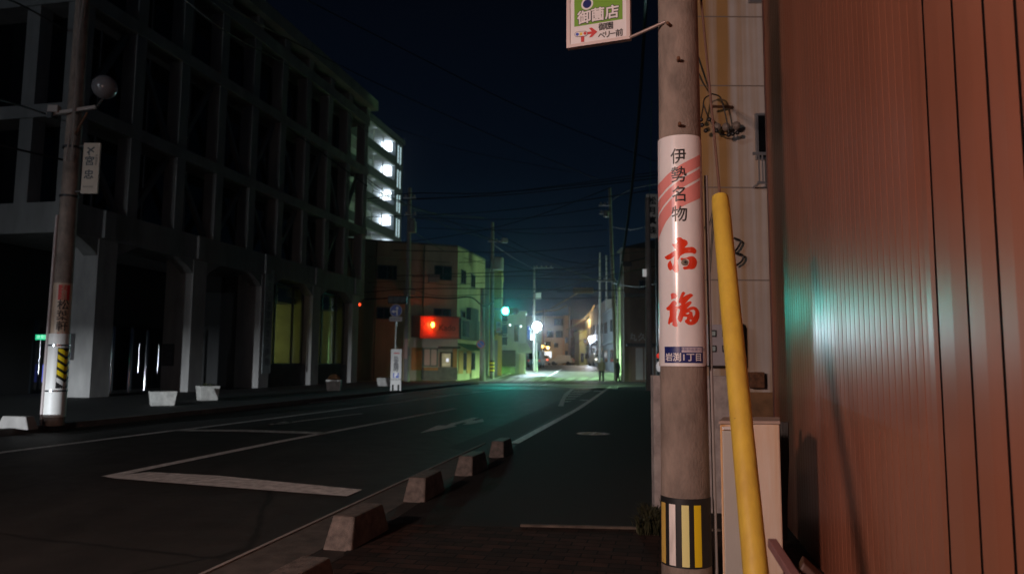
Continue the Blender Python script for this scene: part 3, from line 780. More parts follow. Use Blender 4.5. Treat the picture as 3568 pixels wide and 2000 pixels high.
# low block wall and weeds left of the pole foot
lw = on(2282, 1788)
b = MB(); b.box(lw.x, lw.x+.7, lw.y, lw.y+.14, 0, 1.2)
tag(b.build('block_wall', mat('grey_block', (.36, .33, .32), .9, var=.25, vscale=9, bump=.5, bscale=60), bevel=.006), 'end of a low grey block wall just left of the near pole foot', 'wall')
def weed(px, py, n, h, label):
    p = on(px, py); b = MB()
    for k in range(n):
        a = random.uniform(0, 2*PI); l_ = h*random.uniform(.45, 1); wdt = .0065*random.uniform(.7, 1.4)
        base = Vector((p.x+random.uniform(-.10, .10), p.y+random.uniform(-.08, .08), .0))
        out = Vector((math.cos(a), math.sin(a), 0)); sd = Vector((-out.y, out.x, 0))*wdt
        lean = random.uniform(.25, .8)*l_
        m1 = base+out*lean*.4+Vector((0, 0, l_*.6)); m2 = base+out*lean+Vector((0, 0, l_*random.uniform(.6, .95)))
        b.face([base-sd*.4, base+sd*.4, m1+sd, m1-sd]); b.face([m1-sd, m1+sd, m2])
    return tag(b.build('weed_clump', mat('weed_green', (.035, .038, .014), .7, var=.4, vscale=20), recalc=False), label, 'weeds', 'weeds at the foot of the block wall')
weed(2262, 1862, 190, .22, 'larger weed clump at the pole side foot of the block wall')
weed(2262, 1795, 60, .14, 'smaller weed clump further back along the block wall')
weed(2288, 1835, 90, .25, 'tall thin weeds between the block wall and the near pole')

# white cabinet beside the pole and things next to it
cab = thing('cabinet', 'waist high white metal cabinet with rust streaks behind the yellow tube', 'cabinet')
ctop = at(2610, 1478, 4.45).z
c1 = at(2716, 1478, 4.46); cL = at(2508, 1478, 4.43); cR = at(2716, 1478, 4.80)
cab.location = (c1.x, c1.y, 0)
p4 = cL + (cR-c1)
poly = [(c1.x, c1.y), (cR.x, cR.y), (cR.x+(cL.x-c1.x), cR.y+(cL.y-c1.y)), (cL.x, cL.y)]
b = MB(); b.prism(poly, 0.02, ctop); 
M_cab = mat('cream_cabinet_paint', (.78, .72, .64), .45, var=.5, vscale=3.4, col2=(.62, .36, .16), stretch=(2.2, 2.2, .16))
b.build('body', M_cab, cab, bevel=.008)
fm = face_m((cL.x, cL.y), (c1.x, c1.y), 0)
wdt = (Vector((c1.x, c1.y))-Vector((cL.x, cL.y))).length
b = MB(fm); b.box(.012, wdt*.46, .06, ctop-.035, .001, .012); b.build('door', mat('grey_white_door', (.50, .50, .46), .45, var=.06, vscale=2), cab, bevel=.003)
b = MB(fm); b.box(.012, wdt*.46, ctop-.028, ctop-.012, .001, .02); b.build('door_lip', M_wpaint, cab)
b = MB()
cc = Vector((sum(p[0] for p in poly)/4, sum(p[1] for p in poly)/4))
b.prism([((p[0]-cc.x)*1.03+cc.x, (p[1]-cc.y)*1.03+cc.y) for p in poly], ctop+.001, ctop+.02); b.build('lid', mat('cabinet_lid', (.42, .33, .28), .5, var=.2, vscale=5), cab, bevel=.004)
b = MB()
for k in range(5):
    x0 = at(2722+k*6, 1500, 4.9)
    b.tube([at(2722+k*5, 1470, 5.25), at(2724+k*5, 1600, 5.25), at(2720+k*4.5, 1750, 5.25), at(2724+k*3.5, 1880, 5.2)], .012, 8)
tag(b.build('cable_bundle', mat('cable_bundle_black', (.02, .02, .02), .5), smooth=True), 'bundle of black cables running down between the cabinet and the red shed', 'cable bundle')
a_, c_ = at(2690, 1890, 2.75), at(2800, 2060, 2.35)
tag(MB().bar(a_, c_+(c_-a_)*.4, .032).build('leaning_bar', mat('mauve_paint', (.20, .10, .10), .5, var=.15, vscale=5), bevel=.004), 'mauve painted square bar leaning out of the bottom edge by the cabinet', 'bar')
p = at(2822, 1985, 2.55)
bk = thing('tool_box', 'small blue grey box with slanted brown lid against the red shed', 'box', (p.x, p.y, 0), R(-20))
BKM = Matrix.Translation((p.x, p.y, 0)) @ Matrix.Rotation(R(-20), 4, 'Z')
zb_k = p.z
b = MB(BKM); v0 = [b.v(q_) for q_ in ((-.035, -.05, 0), (.05, -.05, 0), (.05, .06, 0), (-.035, .06, 0))]; v1 = [b.v(q_) for q_ in ((-.03, -.045, zb_k), (.045, -.045, zb_k-.05), (.045, .055, zb_k-.05), (-.03, .055, zb_k))]
b.bm.faces.new(v0[::-1]); b.bm.faces.new(v1)
for i in range(4): b.bm.faces.new((v0[i], v0[(i+1) % 4], v1[(i+1) % 4], v1[i]))
b.build('box_body', mat('blue_grey_plastic', (.14, .19, .28), .4), bk, bevel=.006)
b = MB(BKM); v0 = [b.v(q_) for q_ in ((-.035, -.05, zb_k+.002), (.055, -.05, zb_k-.055), (.055, .06, zb_k-.055), (-.035, .06, zb_k+.002))]; v1 = [b.v(q_) for q_ in ((-.02, -.045, zb_k+.035), (.05, -.045, zb_k-.03), (.05, .055, zb_k-.03), (-.02, .055, zb_k+.035))]
b.bm.faces.new(v0[::-1]); b.bm.faces.new(v1)
for i in range(4): b.bm.faces.new((v0[i], v0[(i+1) % 4], v1[(i+1) % 4], v1[i]))
b.build('lid', mat('brown_plastic', (.06, .028, .02), .6), bk, bevel=.006)

# ------------------------------------------------------------------ left concrete building with arcade
SR = R(-12.1)
BM_ = Matrix.Translation((-13.8, 22.9, 0)) @ Matrix.Rotation(SR, 4, 'Z')
lb = thing('office_building', 'large dark concrete office block with an arcade and cross braced bays on the left', 'building', (-13.8, 22.9, 0), SR)
def lbox(name, m, *a, **k):
    return MB(BM_).box(*a).build(name, m, lb, **k)
LEN = 22.9
def zpx(nx, ny, Y): return at(nx, ny, Y).z
BZ = [(zpx(1240, 1027, 44), zpx(1240, 970, 44)), (zpx(1266, 815, 44.5), zpx(1266, 791, 44.5)), (zpx(1270, 605, 44.7), zpx(1270, 580, 44.7)),
      (zpx(1279, 430, 44.7), zpx(1279, 398, 44.7)), (zpx(1295, 372, 44.7), zpx(1295, 338, 44.7))]
lbox('arcade_beam', M_conc_b, -14, 0.0, -.02, LEN, *BZ[0])
for z0, z1 in BZ[1:4]: lbox('floor_beam', M_conc_b, -14, .05, -.06, LEN+.05, z0, z1)
lbox('roof', M_conc_b, -14, .45, -.3, LEN+.35, *BZ[4])
for k in range(10):
    y0 = 2.485*k
    for (za, zb2) in zip(BZ[:3], BZ[1:4]):
        pass
    lbox('column', M_conc_b, -.55, .0, y0, y0+.5, BZ[0][1]+.002, BZ[3][0]-.002)
    lbox('roof_stub', M_conc_b, -.5, .08, y0+.02, y0+.48, BZ[3][1]+.002, BZ[4][0]-.002)
for xx in (1.62, 4.1, 6.6):
    lbox('column', M_conc_b, -xx-.5, -xx, .0, .5, BZ[0][1]+.002, BZ[3][0]-.002)
# glass behind the frame
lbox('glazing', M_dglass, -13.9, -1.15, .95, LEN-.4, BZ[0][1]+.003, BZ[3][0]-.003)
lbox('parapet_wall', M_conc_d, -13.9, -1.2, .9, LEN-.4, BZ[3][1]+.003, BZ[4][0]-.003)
M_brace = mat('brace_steel', (.15, .15, .15), .6, .2)
M_mull = mat('window_frame_metal', (.10, .10, .11), .4, .6)
for k in range(9):
    y0, y1 = 2.485*k+.5, 2.485*(k+1)
    for r_ in range(2):
        za, zb2 = BZ[r_][1], BZ[r_+1][0]
        b = MB(BM_)
        pa_, pb_ = ((-.42, y0, za), (-.42, y1, zb2)) if (k+r_) % 2 else ((-.42, y0, zb2), (-.42, y1, za))
        b.bar(pa_, pb_, .16, .2); b.build('brace', M_brace, lb)
    b = MB(BM_); b.box(-1.14, -1.08, y0+.35, y0+.42, BZ[0][1]+.01, BZ[3][0]-.01); b.box(-1.14, -1.08, y1-.42, y1-.35, BZ[0][1]+.01, BZ[3][0]-.01); b.build('mullion', M_mull, lb)
# arcade columns and arches
CYS = [1.33, 6.33, 11.35, 16.35, 21.35]
M_col = mat('arcade_column_concrete', (0.36, 0.35, 0.335), 0.85, var=0.2, vscale=2.2, bump=0.35, bscale=25, stretch=(1, 1, .35))
for y0 in CYS:
    lbox('arcade_column', M_col, -1.25, -.03, y0, y0+.85, .08, BZ[0][0])
    for sgn, yc in ((-1, y0), (1, y0+.85)):
        b = MB(BM_)
        pts = [(yc, BZ[0][0]-.55), (yc+sgn*.28, BZ[0][0]-.34), (yc+sgn*.75, BZ[0][0]-.10), (yc+sgn*1.0, BZ[0][0]), (yc, BZ[0][0])]
        lo = [b.v((-.6, yy_, zz_-.001)) for yy_, zz_ in pts]; hi = [b.v((-.06, yy_, zz_-.001)) for yy_, zz_ in pts]
        b.bm.faces.new(lo); b.bm.faces.new(hi[::-1])
        for i in range(len(pts)): b.bm.faces.new((lo[i], hi[i], hi[(i+1) % len(pts)], lo[(i+1) % len(pts)]))
        b.build('arch_haunch', M_conc_b, lb)
    lbox('pilaster', M_conc_b, -.01, .10, y0+.08, y0+.55, BZ[0][0]+.05, BZ[0][1]-.02)
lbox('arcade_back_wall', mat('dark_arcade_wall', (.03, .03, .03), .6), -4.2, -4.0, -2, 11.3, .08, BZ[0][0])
lbox('dark_cover_wall', MATS['dark_arcade_wall'], -5.5, -1.27, 11.95, 12.17, .08, BZ[0][0]-.002)  # dark slab added to cover the pale room side that caught the headlight
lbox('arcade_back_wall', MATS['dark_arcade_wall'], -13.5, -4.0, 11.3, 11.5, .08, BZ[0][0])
# entrance glass doors with steel frames
for y0 in (2.6, 3.9, 5.2, 7.6, 8.8, 10.0):
    d = MB(BM_).box(-3.62, -3.55, y0, y0+1.1, .12, 2.7).build('door', M_dglass, lb)
    b = MB(BM_); b.tube([(-3.4, y0+.15, .8), (-3.4, y0+.15, 2.0)], .022, 10); b.build('handle', M_pol, d, smooth=True)
for nx, nb in ((383, 1372), (447, 1368), (503, 1360)):
    p = on(nx, nb, .1)
    b = MB(); b.tube([p, p+Vector((0, 0, 2.35)), p+Vector((0, 0, 2.45))], [.065, .065, .02], 16); b.build('steel_post', M_pol, lb, smooth=True)
for nx, nb, h_ in ((729, 1318, 2.0), (766, 1314, 2.0), (845, 1298, 2.4)):
    p = on(nx, nb, .1)
    b = MB(); b.tube([p, p+Vector((0, 0, h_))], .05, 12); b.build('steel_post', M_pol, lb, smooth=True)
# glazed rooms in the two far bays
M_room = mat('yellow_room_wall', (.50, .48, .26), .8, var=.15, vscale=1.5)
for i, (y0, y1) in enumerate(((12.2, 16.35), (17.2, 21.35))):
    zs_, zt_ = 1.15, BZ[0][0]-.22
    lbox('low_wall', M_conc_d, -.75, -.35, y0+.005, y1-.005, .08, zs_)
    b = MB(BM_)
    x0, x1 = -5.2, -.72
    for f in (((x0, y0, zs_), (x0, y1, zs_), (x0, y1, zt_), (x0, y0, zt_)), ((x0, y0, zs_), (x1, y0, zs_), (x1, y0, zt_), (x0, y0, zt_)), ((x0, y1, zs_), (x1, y1, zs_), (x1, y1, zt_), (x0, y1, zt_)),
              ((x0, y0, zs_), (x1, y0, zs_), (x1, y1, zs_), (x0, y1, zs_)), ((x0, y0, zt_), (x1, y0, zt_), (x1, y1, zt_), (x0, y1, zt_))):
        b.face(f)
    b.build('lit_room', M_room, lb, recalc=False)
    b = MB(BM_); b.box(-2.6, -2.1, y0+.6, y1-1.2, zs_+.001, zs_+.75); b.build('counter', mat('room_counter', (.10, .09, .06), .6), lb)
    b = MB(BM_); b.box(-3.4, -3.3, y0+.2, y0+1.7, zs_+.001, zs_+2.0); b.build('partition', mat('room_partition', (.20, .19, .12), .8), lb)
    b = MB(BM_); b.box(-5.1, -1.0, y0+.01, y1-.01, zt_-.75, zt_-.45); b.build('top_shade_bar', mat('room_top_shade', (.08, .08, .06), .8), lb)  # dark bar added for the shadow along the top of the room
    fr = MB(BM_); t = .12
    for ya in (y0, y0+(y1-y0)*.3, y0+(y1-y0)*.72, y1-t): fr.box(-.62, -.54, ya, ya+t, zs_, zt_)
    fr.box(-.62, -.54, y0, y1, zt_, zt_+.08); fr.box(-.62, -.54, y0, y1, zs_+.002, zs_+.07)
    wf = fr.build('window', M_mull, lb)
    MB(BM_).box(-.585, -.575, y0+.02, y1-.02, zs_+.02, zt_-.02).build('pane', M_glass, wf)
    c = BM_ @ Vector((-4.6, y0+3.0, 2.45))
    lamp('room_light', 'POINT', c, (48, 26)[i], (.95, .92, .40), .15)
pl_ = BM_ @ Vector((-3.2, 14.9, 2.3))
b = MB(Matrix.Translation(pl_) @ Matrix.Rotation(SR, 4, 'Z')); b.box(-.05, .05, -.25, .25, -.2, .22); b.build('wall_lamp', mat('warm_lamp', (.9, .8, .5), .5, emit=(1, .85, .45), estr=3.2), lb)
# plaques on the columns
for y0, zc, lab in ((1.33, 1.75, 'dark notice board on the nearest arcade column'), (6.33, 1.55, 'dark notice board on the second arcade column')):
    p = BM_ @ Vector((-.95, y0, zc)); t = thing('notice_board', lab, 'notice board', p, SR)
    MB(BM_).box(-1.2, -.7, y0-.05, y0-.002, zc-.45, zc+.4).build('board', mat('dark_board', (.06, .055, .055), .5), t, bevel=.01)
    MB(BM_).box(-1.14, -.76, y0-.054, y0-.0505, zc-.39, zc+.34).build('notice', mat('dark_notice', (.09, .085, .09), .6, var=.4, vscale=9), t)
# vertical banner
yb = 12.25
bn = thing('vertical_banner', 'tall pale grey banner with tiny characters on the third arcade column', 'banner', BM_ @ Vector((.1, yb, 1)), SR)
MB(BM_).box(.03, .055, 11.5, 12.25, .75, 5.55).build('banner_cloth', mat('banner_cloth', (.34, .38, .38), .8, var=.12, vscale=4), bn)
bmx = BM_ @ Matrix(((0, 0, 1, .058), (1, 0, 0, 11.87), (0, 1, 0, 3.2), (0, 0, 0, 1)))
lettering('明るい選挙のまち伊勢', .40, bmx, mat('banner_ink', (.10, .12, .13), .8), bn, vertical=True, spacing=1.08)
# exit sign inside the arcade
p = at(150, 1175, 24.8)
ex = thing('exit_sign', 'small lit green exit sign in the dark arcade beside the left pole', 'exit sign', p)
MB().cbox(p, (.46, .07, .17)).build('sign_case', mat('exit_green', (.02, .35, .2), .4, emit=(.02, .62, .28), estr=.9), ex)
lettering('非常口', .13, Matrix.Translation(p+Vector((0, -.037, 0))) @ Matrix.Rotation(PI/2, 4, 'X'), mat('exit_white', (.6, .9, .7), .4, emit=(.5, 1, .7), estr=1.0), ex)
p = at(152, 1300, 26.5)
tag(MB().cbox(p, (.06, .05, .62)).build('light_strip', mat('blue_tube', (.1, .1, .5), .4, emit=(.12, .18, .9), estr=.7)), 'thin blue lit strip low behind the left pole', 'light')
for nx, ny, col_, nm, lb_ in ((1252, 1061, (1, .08, .03), 'warning_light', 'small red light on the far corner of the office building'), (1424, 1082, (1, .05, .02), 'warning_light', 'tiny red light on the pole beside the lantern shop')):
    p = at(nx, ny, 45.6 if nx < 1300 else 51)
    t = thing(nm, lb_, 'light', p)
    MB().sphere(p, .085 if nx < 1300 else .05, 12).build('lamp_lens', mat('red_lens', (.5, .05, .02), .4, emit=(1, .07, .02), estr=3), t)
    MB().cbox(p+Vector((0, .09, .0)), (.12, .08, .16)).build('lamp_base', M_dark, t)

# planters in front
def planter(nx, ny, rz, sx, sy, sz, label, kind):
    p = on(nx, ny, .1); t = thing('planter', label, 'planter', p, rz, 'white planters along the left pavement')
    M = Matrix.Translation(p) @ Matrix.Rotation(rz, 4, 'Z')
    b = MB(M)
    lo = [(-sx*.42, -sy*.4), (sx*.42, -sy*.4), (sx*.42, sy*.4), (-sx*.42, sy*.4)]; hi = [(x/.42*.5, y/.4*.5) for x, y in lo]
    v0 = [b.v((x, y, 0)) for x, y in lo]; v1 = [b.v((x, y, sz)) for x, y in hi]; v2 = [b.v((x*.88, y*.82, sz)) for x, y in hi]; v3 = [b.v((x*.88, y*.82, sz-.08)) for x, y in hi]
    b.bm.faces.new(v0[::-1]); b.bm.faces.new(v3)
    for A, B in ((v0, v1), (v1, v2), (v2, v3)):
        for i in range(4): b.bm.faces.new((A[i], A[(i+1) % 4], B[(i+1) % 4], B[i]))
    b.build('pot', mat('planter_paint', (.42, .41, .38), .6, var=.3, vscale=6), t, bevel=.012)
    b = MB(M)
    nl = {'bush': 420, 'low': 160, 'none': 40}[kind]; hh = {'bush': .30, 'low': .14, 'none': .06}[kind]
    for k in range(nl):
        a = random.uniform(0, 2*PI); rr = math.sqrt(random.random()); x, y = rr*math.cos(a)*sx*.44, rr*math.sin(a)*sy*.44
        z = sz-.06+hh*random.random()*math.sqrt(max(.05, 1-rr*rr)); s_ = random.uniform(.02, .045)
        dx = Vector((random.uniform(-1, 1), random.uniform(-1, 1), random.uniform(-.6, 1))).normalized()*s_; dy = dx.orthogonal().normalized()*s_*.6
        c = Vector((x, y, z)); b.face([c-dx, c+dy, c+dx, c-dy])
    b.build('plant', mat('autumn_leaves', (.13, .055, .02), .7, var=.5, vscale=30) if kind == 'bush' else MATS['weed_green'], t, recalc=False)
planter(565, 1412, R(30), .68, .5, .38, 'long white planter, leftmost on the left pavement', 'none')
planter(722, 1394, R(38), .60, .5, .44, 'white planter with low plants, second from the left', 'low')
planter(1163, 1361, R(8), .62, .62, .46, 'white planter with a round brown bush by the far arcade columns', 'bush')
planter(1340, 1345, R(-5), .68, .60, .42, 'empty looking white planter just left of the parking sign board', 'none')

# ------------------------------------------------------------------ left utility pole
lp = on(187, 1482, .1)
LX, LY = lp.x, lp.y
lpo = thing('utility_pole', 'leaning concrete utility pole at the left edge of the photograph', 'utility pole', (LX, LY, .1))
b = MB(); b.tube([(LX, LY, .1), (LX, LY, 4), (LX, LY, 9.5)], [.175, .15, .115], 28); b.build('pole_shaft', M_pole, lpo, smooth=True)
b = MB(); b.tube([(LX, LY, .26), (LX, LY, .40), (LX, LY, 1.78)], [.186, .184, .178], 28); b.build('guard_sheet', M_wpaint, lpo, smooth=True)
b = MB(); b.tube([(LX-.16, LY-.12, .1), (LX-.155, LY-.11, 2.0), (LX-.145, LY-.10, 4.0)], .03, 10); b.build('conduit_pipe', mat('pink_grey_pipe', (.42, .36, .35), .5), lpo, smooth=True)
for z_ in (.72, 1.55):
    b = MB(); b.tube([(LX, LY, z_), (LX, LY, z_+.03)], .192, 28); b.build('strap', M_pol, lpo, smooth=True)
# striped hazard sheet facing the road
A1 = math.atan2(-LY, -LX) + R(38)
def lcy(a, z, r): return Vector((LX+r*math.cos(A1+a), LY+r*math.sin(A1+a), z))
hz = thing('hazard_sheet', 'yellow and black striped hazard sheet on the left pole', 'hazard sheet', lcy(0, .8, .19))
def cylpatch(a0, a1, z0, z1, r, name, m, parent, n=8):
    b = MB()
    for k in range(n):
        b.face([lcy(a0+(a1-a0)*k/n, z0, r), lcy(a0+(a1-a0)*(k+1)/n, z0, r), lcy(a0+(a1-a0)*(k+1)/n, z1, r), lcy(a0+(a1-a0)*k/n, z1, r)])
    bmesh.ops.remove_doubles(b.bm, verts=b.bm.verts, dist=1e-5)
    return b.build(name, m, parent, smooth=True, recalc=False)
cylpatch(-.75, .95, .78, 1.52, .1825, 'sheet', M_black, hz)
for k in range(5):
    b = MB(); z0 = .80+k*.14
    for j in range(8):
        a, a2 = -.72+1.6*j/8, -.72+1.6*(j+1)/8
        za, zb2 = z0+.1*abs(1-j/4), z0+.1*abs(1-(j+1)/4)
        b.face([lcy(a, za, .1835), lcy(a2, zb2, .1835), lcy(a2, min(1.5, zb2+.085), .1835), lcy(a, min(1.5, za+.085), .1835)])
    b.build('stripe', M_yelr if k else M_wpaint, hz, recalc=False)
# narrow advert on the left pole
A1s = A1; A1 = math.atan2(-LY, -LX) + R(4)
z0, z1 = at(190, 1220, LY-.17).z, at(212, 985, LY-.17).z
la = thing('advertising_plate', 'narrow buff advert plate with a red top panel on the left pole', 'advertising plate', lcy(0, z0, .17))
cylpatch(-1.15, 1.0, z0, z1, .172, 'plate', mat('buff_plate', (.50, .37, .27), .4, var=.1, vscale=4), la, 12)
def lpt(body, size, s, z, m, name='lettering', **k):
    b = MB(); b.bm.free(); b.bm = text_loops(body, size, **k)
    for v in b.bm.verts: v.co = lcy((v.co.x+s)/.172, v.co.y+z, .1765)
    return b.build(name, m, la, recalc=False)
hh = z1-z0
cylpatch(-.5, .62, z0+hh*.745, z1-hh*.03, .1735, 'red_panel', M_sred, la)
for i, ch in enumerate('お食事'): lpt(ch, .115, .01, z0+hh*(.925-.075*i), MATS['buff_plate'], bold=.001)
for i, ch in enumerate('松葉軒'): lpt(ch, .20, .01, z0+hh*(.665-.16*i), M_ink, bold=.003)
lpt('へい', .085, .01, z0+hh*.235, M_sred, bold=.002)
cylpatch(-.9, .78, z0+hh*.02, z0+hh*.09, .1735, 'dark_strip', mat('dark_green_ink', (.03, .06, .05), .4), la)
A1 = A1s
# vertical banner board, box and globe lamp on the left pole
YB = LY-.1
p0, p1 = at(283, 675, YB), at(349, 500, YB)
vb = thing('sign_board', 'cream vertical sign board with black brush characters bracketed to the left pole', 'sign', (p0.x, YB, p0.z))
MB().box(p0.x, p0.x+.31, YB-.02, YB+.02, p0.z, p1.z).build('board', mat('cream_board', (.52, .45, .36), .5, var=.08, vscale=3), vb)
vm = face_m((p0.x, YB-.021), (p0.x+1, YB-.021), 0)
hh = p1.z-p0.z
b = MB(vm)
cx_, cz_ = .14, p0.z+hh*.86
b.cbox((cx_, cz_, .001), (.17, .028, .002), R(40)); b.cbox((cx_, cz_, .0025), (.15, .026, .002), R(-35)); b.cbox((cx_-.03, cz_-.07, .002), (.03, .07, .002), R(10)); b.build('crossed_mark', M_ink, vb)
for ch, fz in (('宮', .63), ('忠', .36)): lettering(ch, .19, vm @ Matrix.Translation((.13, p0.z+hh*fz, .002)), M_ink, vb, bold=.005)
lettering('伊勢宮忠', .052, vm @ Matrix.Translation((.255, p0.z+hh*.66, .002)), M_ink, vb, vertical=True)
lettering('本店外宮前', .04, vm @ Matrix.Translation((.13, p0.z+hh*.13, .002)), M_ink, vb)
for zz_ in (p0.z+.05, p1.z-.05):
    MB().bar((p0.x+.02, YB, zz_), (LX, LY, zz_), .02).build('bracket', M_steel, vb)
arm0, arm1 = at(165, 400, LY-.2), at(335, 374, LY-.2)
gl_ = thing('globe_lamp', 'unlit grey globe lamp on a short arm at the left pole', 'street lamp', arm1)
gp = at(365, 305, LY-.2)
MB().bar(arm0, arm1, .06).build('lamp_arm', mat('pale_arm', (.40, .36, .33), .5), gl_)
MB().bar(at(262, 470, LY-.18), at(305, 392, LY-.2), .03).build('lamp_strut', M_rust, gl_)
MB().sphere(gp, .225, 28).build('globe', mat('globe_acrylic', (.20, .20, .21), .18, spec=.7), gl_, smooth=True)
b = MB(); b.tube([arm1, (arm1+gp)/2+Vector((.02, 0, -.06)), gp-Vector((0, 0, .2))], .022, 8); b.build('globe_stem', M_dark, gl_, smooth=True)
p = at(190, 383, LY-.2); bx = thing('junction_box', 'small pale box on the left pole below the globe lamp', 'junction box', p)
MB().cbox(p, (.20, .14, .14)).build('case', MATS['pale_arm'], bx, bevel=.01)
MB().cbox(p+Vector((-.03, -.08, -.13)), (.09, .05, .12)).build('clamp', M_dark, bx)
for z_ in (at(255, 690, LY).z, at(240, 520, LY).z):
    b = MB(); b.tube([(LX, LY, z_), (LX, LY, z_+.04)], .17, 20); b.build('band', M_dark, lpo, smooth=True)

# ------------------------------------------------------------------ parking board and blue road sign
pb = on(1378, 1361, .1)
YP = pb.y
pw = 37/2600*YP
zt_ = at(1378, 1216, YP).z; zbm = at(1378, 1340, YP).z
pk = thing('parking_sign', 'narrow white standing board with a red arrow and a blue parking square', 'sign', (pb.x, YP, .1))
x0, x1 = pb.x-pw/2, pb.x+pw/2
MB().box(x0, x1, YP, YP+.05, zbm, zt_).build('board', M_wpaint, pk, bevel=.006)
for xx, ww in ((x0, .07), (x1-.07, .07), ((x0+x1)/2-.08, .16)):
    MB().box(xx, xx+ww, YP+.005, YP+.055, .1, zbm-.001).build('leg', M_wpaint, pk)
pm = face_m((x0, YP-.001), (x1, YP-.001), 0)
hgt = zt_-zbm
def pz(f): return zbm+hgt*f
b = MB(pm)
ar = [(.22, .885), (.40, .915), (.40, .90), (.80, .90), (.80, .868), (.40, .868), (.40, .853)]
b.poly2([[(x_*pw, pz(f)) for x_, f in ar]], lambda x, y: (x, y, .002)); b.build('arrow_mark', M_sred, pk, recalc=False)
for ch, f in (('外', .725), ('宮', .625), ('臨', .525), ('時', .425)):
    lettering(ch, .22, pm @ Matrix.Translation((pw*.5, pz(f), .002)), mat('dark_grey_ink', (.06, .06, .07), .5), pk, bold=.005)
MB(pm).box(pw*.24, pw*.78, pz(.19), pz(.33), .001, .003).build('parking_square', M_blue, pk)
lettering('P', .27, pm @ Matrix.Translation((pw*.5, pz(.26), .004)), M_white, pk, bold=.012)
lettering('外宮前駐車場', .075, pm @ Matrix.Translation((pw*.5, pz(.14), .002)), MATS['dark_grey_ink'], pk)

YS = 36.0
sc_p = at(1380, 1082, YS)
rs = thing('direction_sign', 'round blue sign with straight and left arrows above the parking board', 'road sign', (sc_p.x, YS, .1))
b = MB(); b.tube([(sc_p.x, YS+.06, .1), (sc_p.x, YS+.06, sc_p.z+.35)], .035, 10); b.build('post', M_steel, rs, smooth=True)
rad = .30
def disc(c, r, y, name, m, parent, n=32, th=.004):
    b = MB(); b.tube([(c.x, y, c.z), (c.x, y-th, c.z)], r, n); return b.build(name, m, parent)
disc(sc_p, rad, YS, 'disc', mat('pale_rim', (.55, .57, .6), .4), rs)
disc(sc_p, rad*.93, YS-.0045, 'blue_face', M_blue, rs)
dm = Matrix.Translation((sc_p.x, YS-.010, sc_p.z)) @ Matrix.Rotation(PI/2, 4, 'X')
b = MB(dm)
b.poly2([[(.02, -.24), (.08, -.24), (.08, .09), (.13, .09), (.05, .22), (-.03, .09), (.02, .09), (.02, -.02), (-.10, -.02), (-.10, .03), (-.23, -.05), (-.10, -.13), (-.10, -.08), (.02, -.08)]], lambda x, y: (x, y, 0))
b.build('arrow_mark', M_white, rs, recalc=False)
zc = at(1379, 1112, YS).z
MB().box(sc_p.x-.31, sc_p.x+.31, YS-.012, YS, zc-.11, zc+.11).build('plate', MATS['pale_rim'], rs, bevel=.01)
lettering('自転車を除く', .115, Matrix.Translation((sc_p.x, YS-.0135, zc)) @ Matrix.Rotation(PI/2, 4, 'X'), MATS['dark_grey_ink'], rs)
hd = at(1385, 1045, YS+.5)
sg_ = thing('signal_head', 'dark unlit signal head above the round blue sign', 'signal', hd)
MB().cbox(hd, (.95, .22, .38)).build('housing', M_dark, sg_, bevel=.05)
for dx in (-.3, 0, .3):
    b = MB(); b.tube([hd+Vector((dx, -.11, 0)), hd+Vector((dx, -.2, 0))], .13, 14); b.build('visor', M_black, sg_)

# ------------------------------------------------------------------ window helper for buildings beyond
def window(parent, fm, x0, x1, z0, z1, frame=None, pane=None, split=True):
    frame = frame or M_mull; pane = pane or M_dglass
    f = MB(fm); t = min(.07, (x1-x0)*.12)
    f.box(x0, x0+t, z0, z1, .002, .05); f.box(x1-t, x1, z0, z1, .002, .05); f.box(x0+t, x1-t, z0, z0+t, .002, .05); f.box(x0+t, x1-t, z1-t, z1, .002, .05)
    if split: f.box((x0+x1)/2-t/2, (x0+x1)/2+t/2, z0+t, z1-t, .002, .05)
    o = f.build('window', frame, parent)
    MB(fm).box(x0+.01, x1-.01, z0+.01, z1-.01, .001, .02).build('pane', pane, o)
    return o

# ------------------------------------------------------------------ red-lit corner shop
C = Vector((-4.04, 55.0)); fdir = Vector((-.92, -.39)); sdir2 = Vector((.24, .97)).normalized()
Lp = C + fdir*8.2; Bp = C + sdir2*7.4
ztop = at(1593, 862, 55).z
sh_ = thing('corner_shop', 'three storey beige corner building with red lit shop sign across the junction', 'building', (C.x, C.y, 0))
M_sw = mat('beige_render', (.40, .33, .24), .85, var=.2, vscale=.9, bump=.2, bscale=15, stretch=(1, 1, .3))
poly = [(C.x, C.y), (Bp.x, Bp.y), (Bp.x-9, Bp.y+2), (Lp.x-2.3, Lp.y+6.5), (Lp.x, Lp.y)]
MB().prism(poly, 0, ztop).build('wall', M_sw, sh_)
MB().prism([((x-C.x)*1.004+C.x, (y-C.y)*1.004+C.y) for x, y in poly], ztop+.001, ztop+.14).build('roof', M_conc_d, sh_)
fF = face_m((Lp.x, Lp.y), (C.x, C.y)); fS = face_m((C.x, C.y), (Bp.x, Bp.y))
def fx(nx, P0, P1):      # distance along face where the sight line crosses it
    d = ray(nx, 1265); P0, P1 = Vector(P0[:2]), Vector(P1[:2]); u_ = (P1-P0).normalized(); k_ = d.x/d.y
    t = (k_*P0.y-P0.x)/(u_.x-k_*u_.y); return t, (P0+u_*t).y
def fz(nx, ny, P0, P1): return at(nx, ny, fx(nx, P0, P1)[1]).z
def fw(parent, fm_, P0, P1, n0, n1, nt, nb, **k):
    window(parent, fm_, fx(n0, P0, P1)[0], fx(n1, P0, P1)[0], fz((n0+n1)/2, nb, P0, P1), fz((n0+n1)/2, nt, P0, P1), **k)
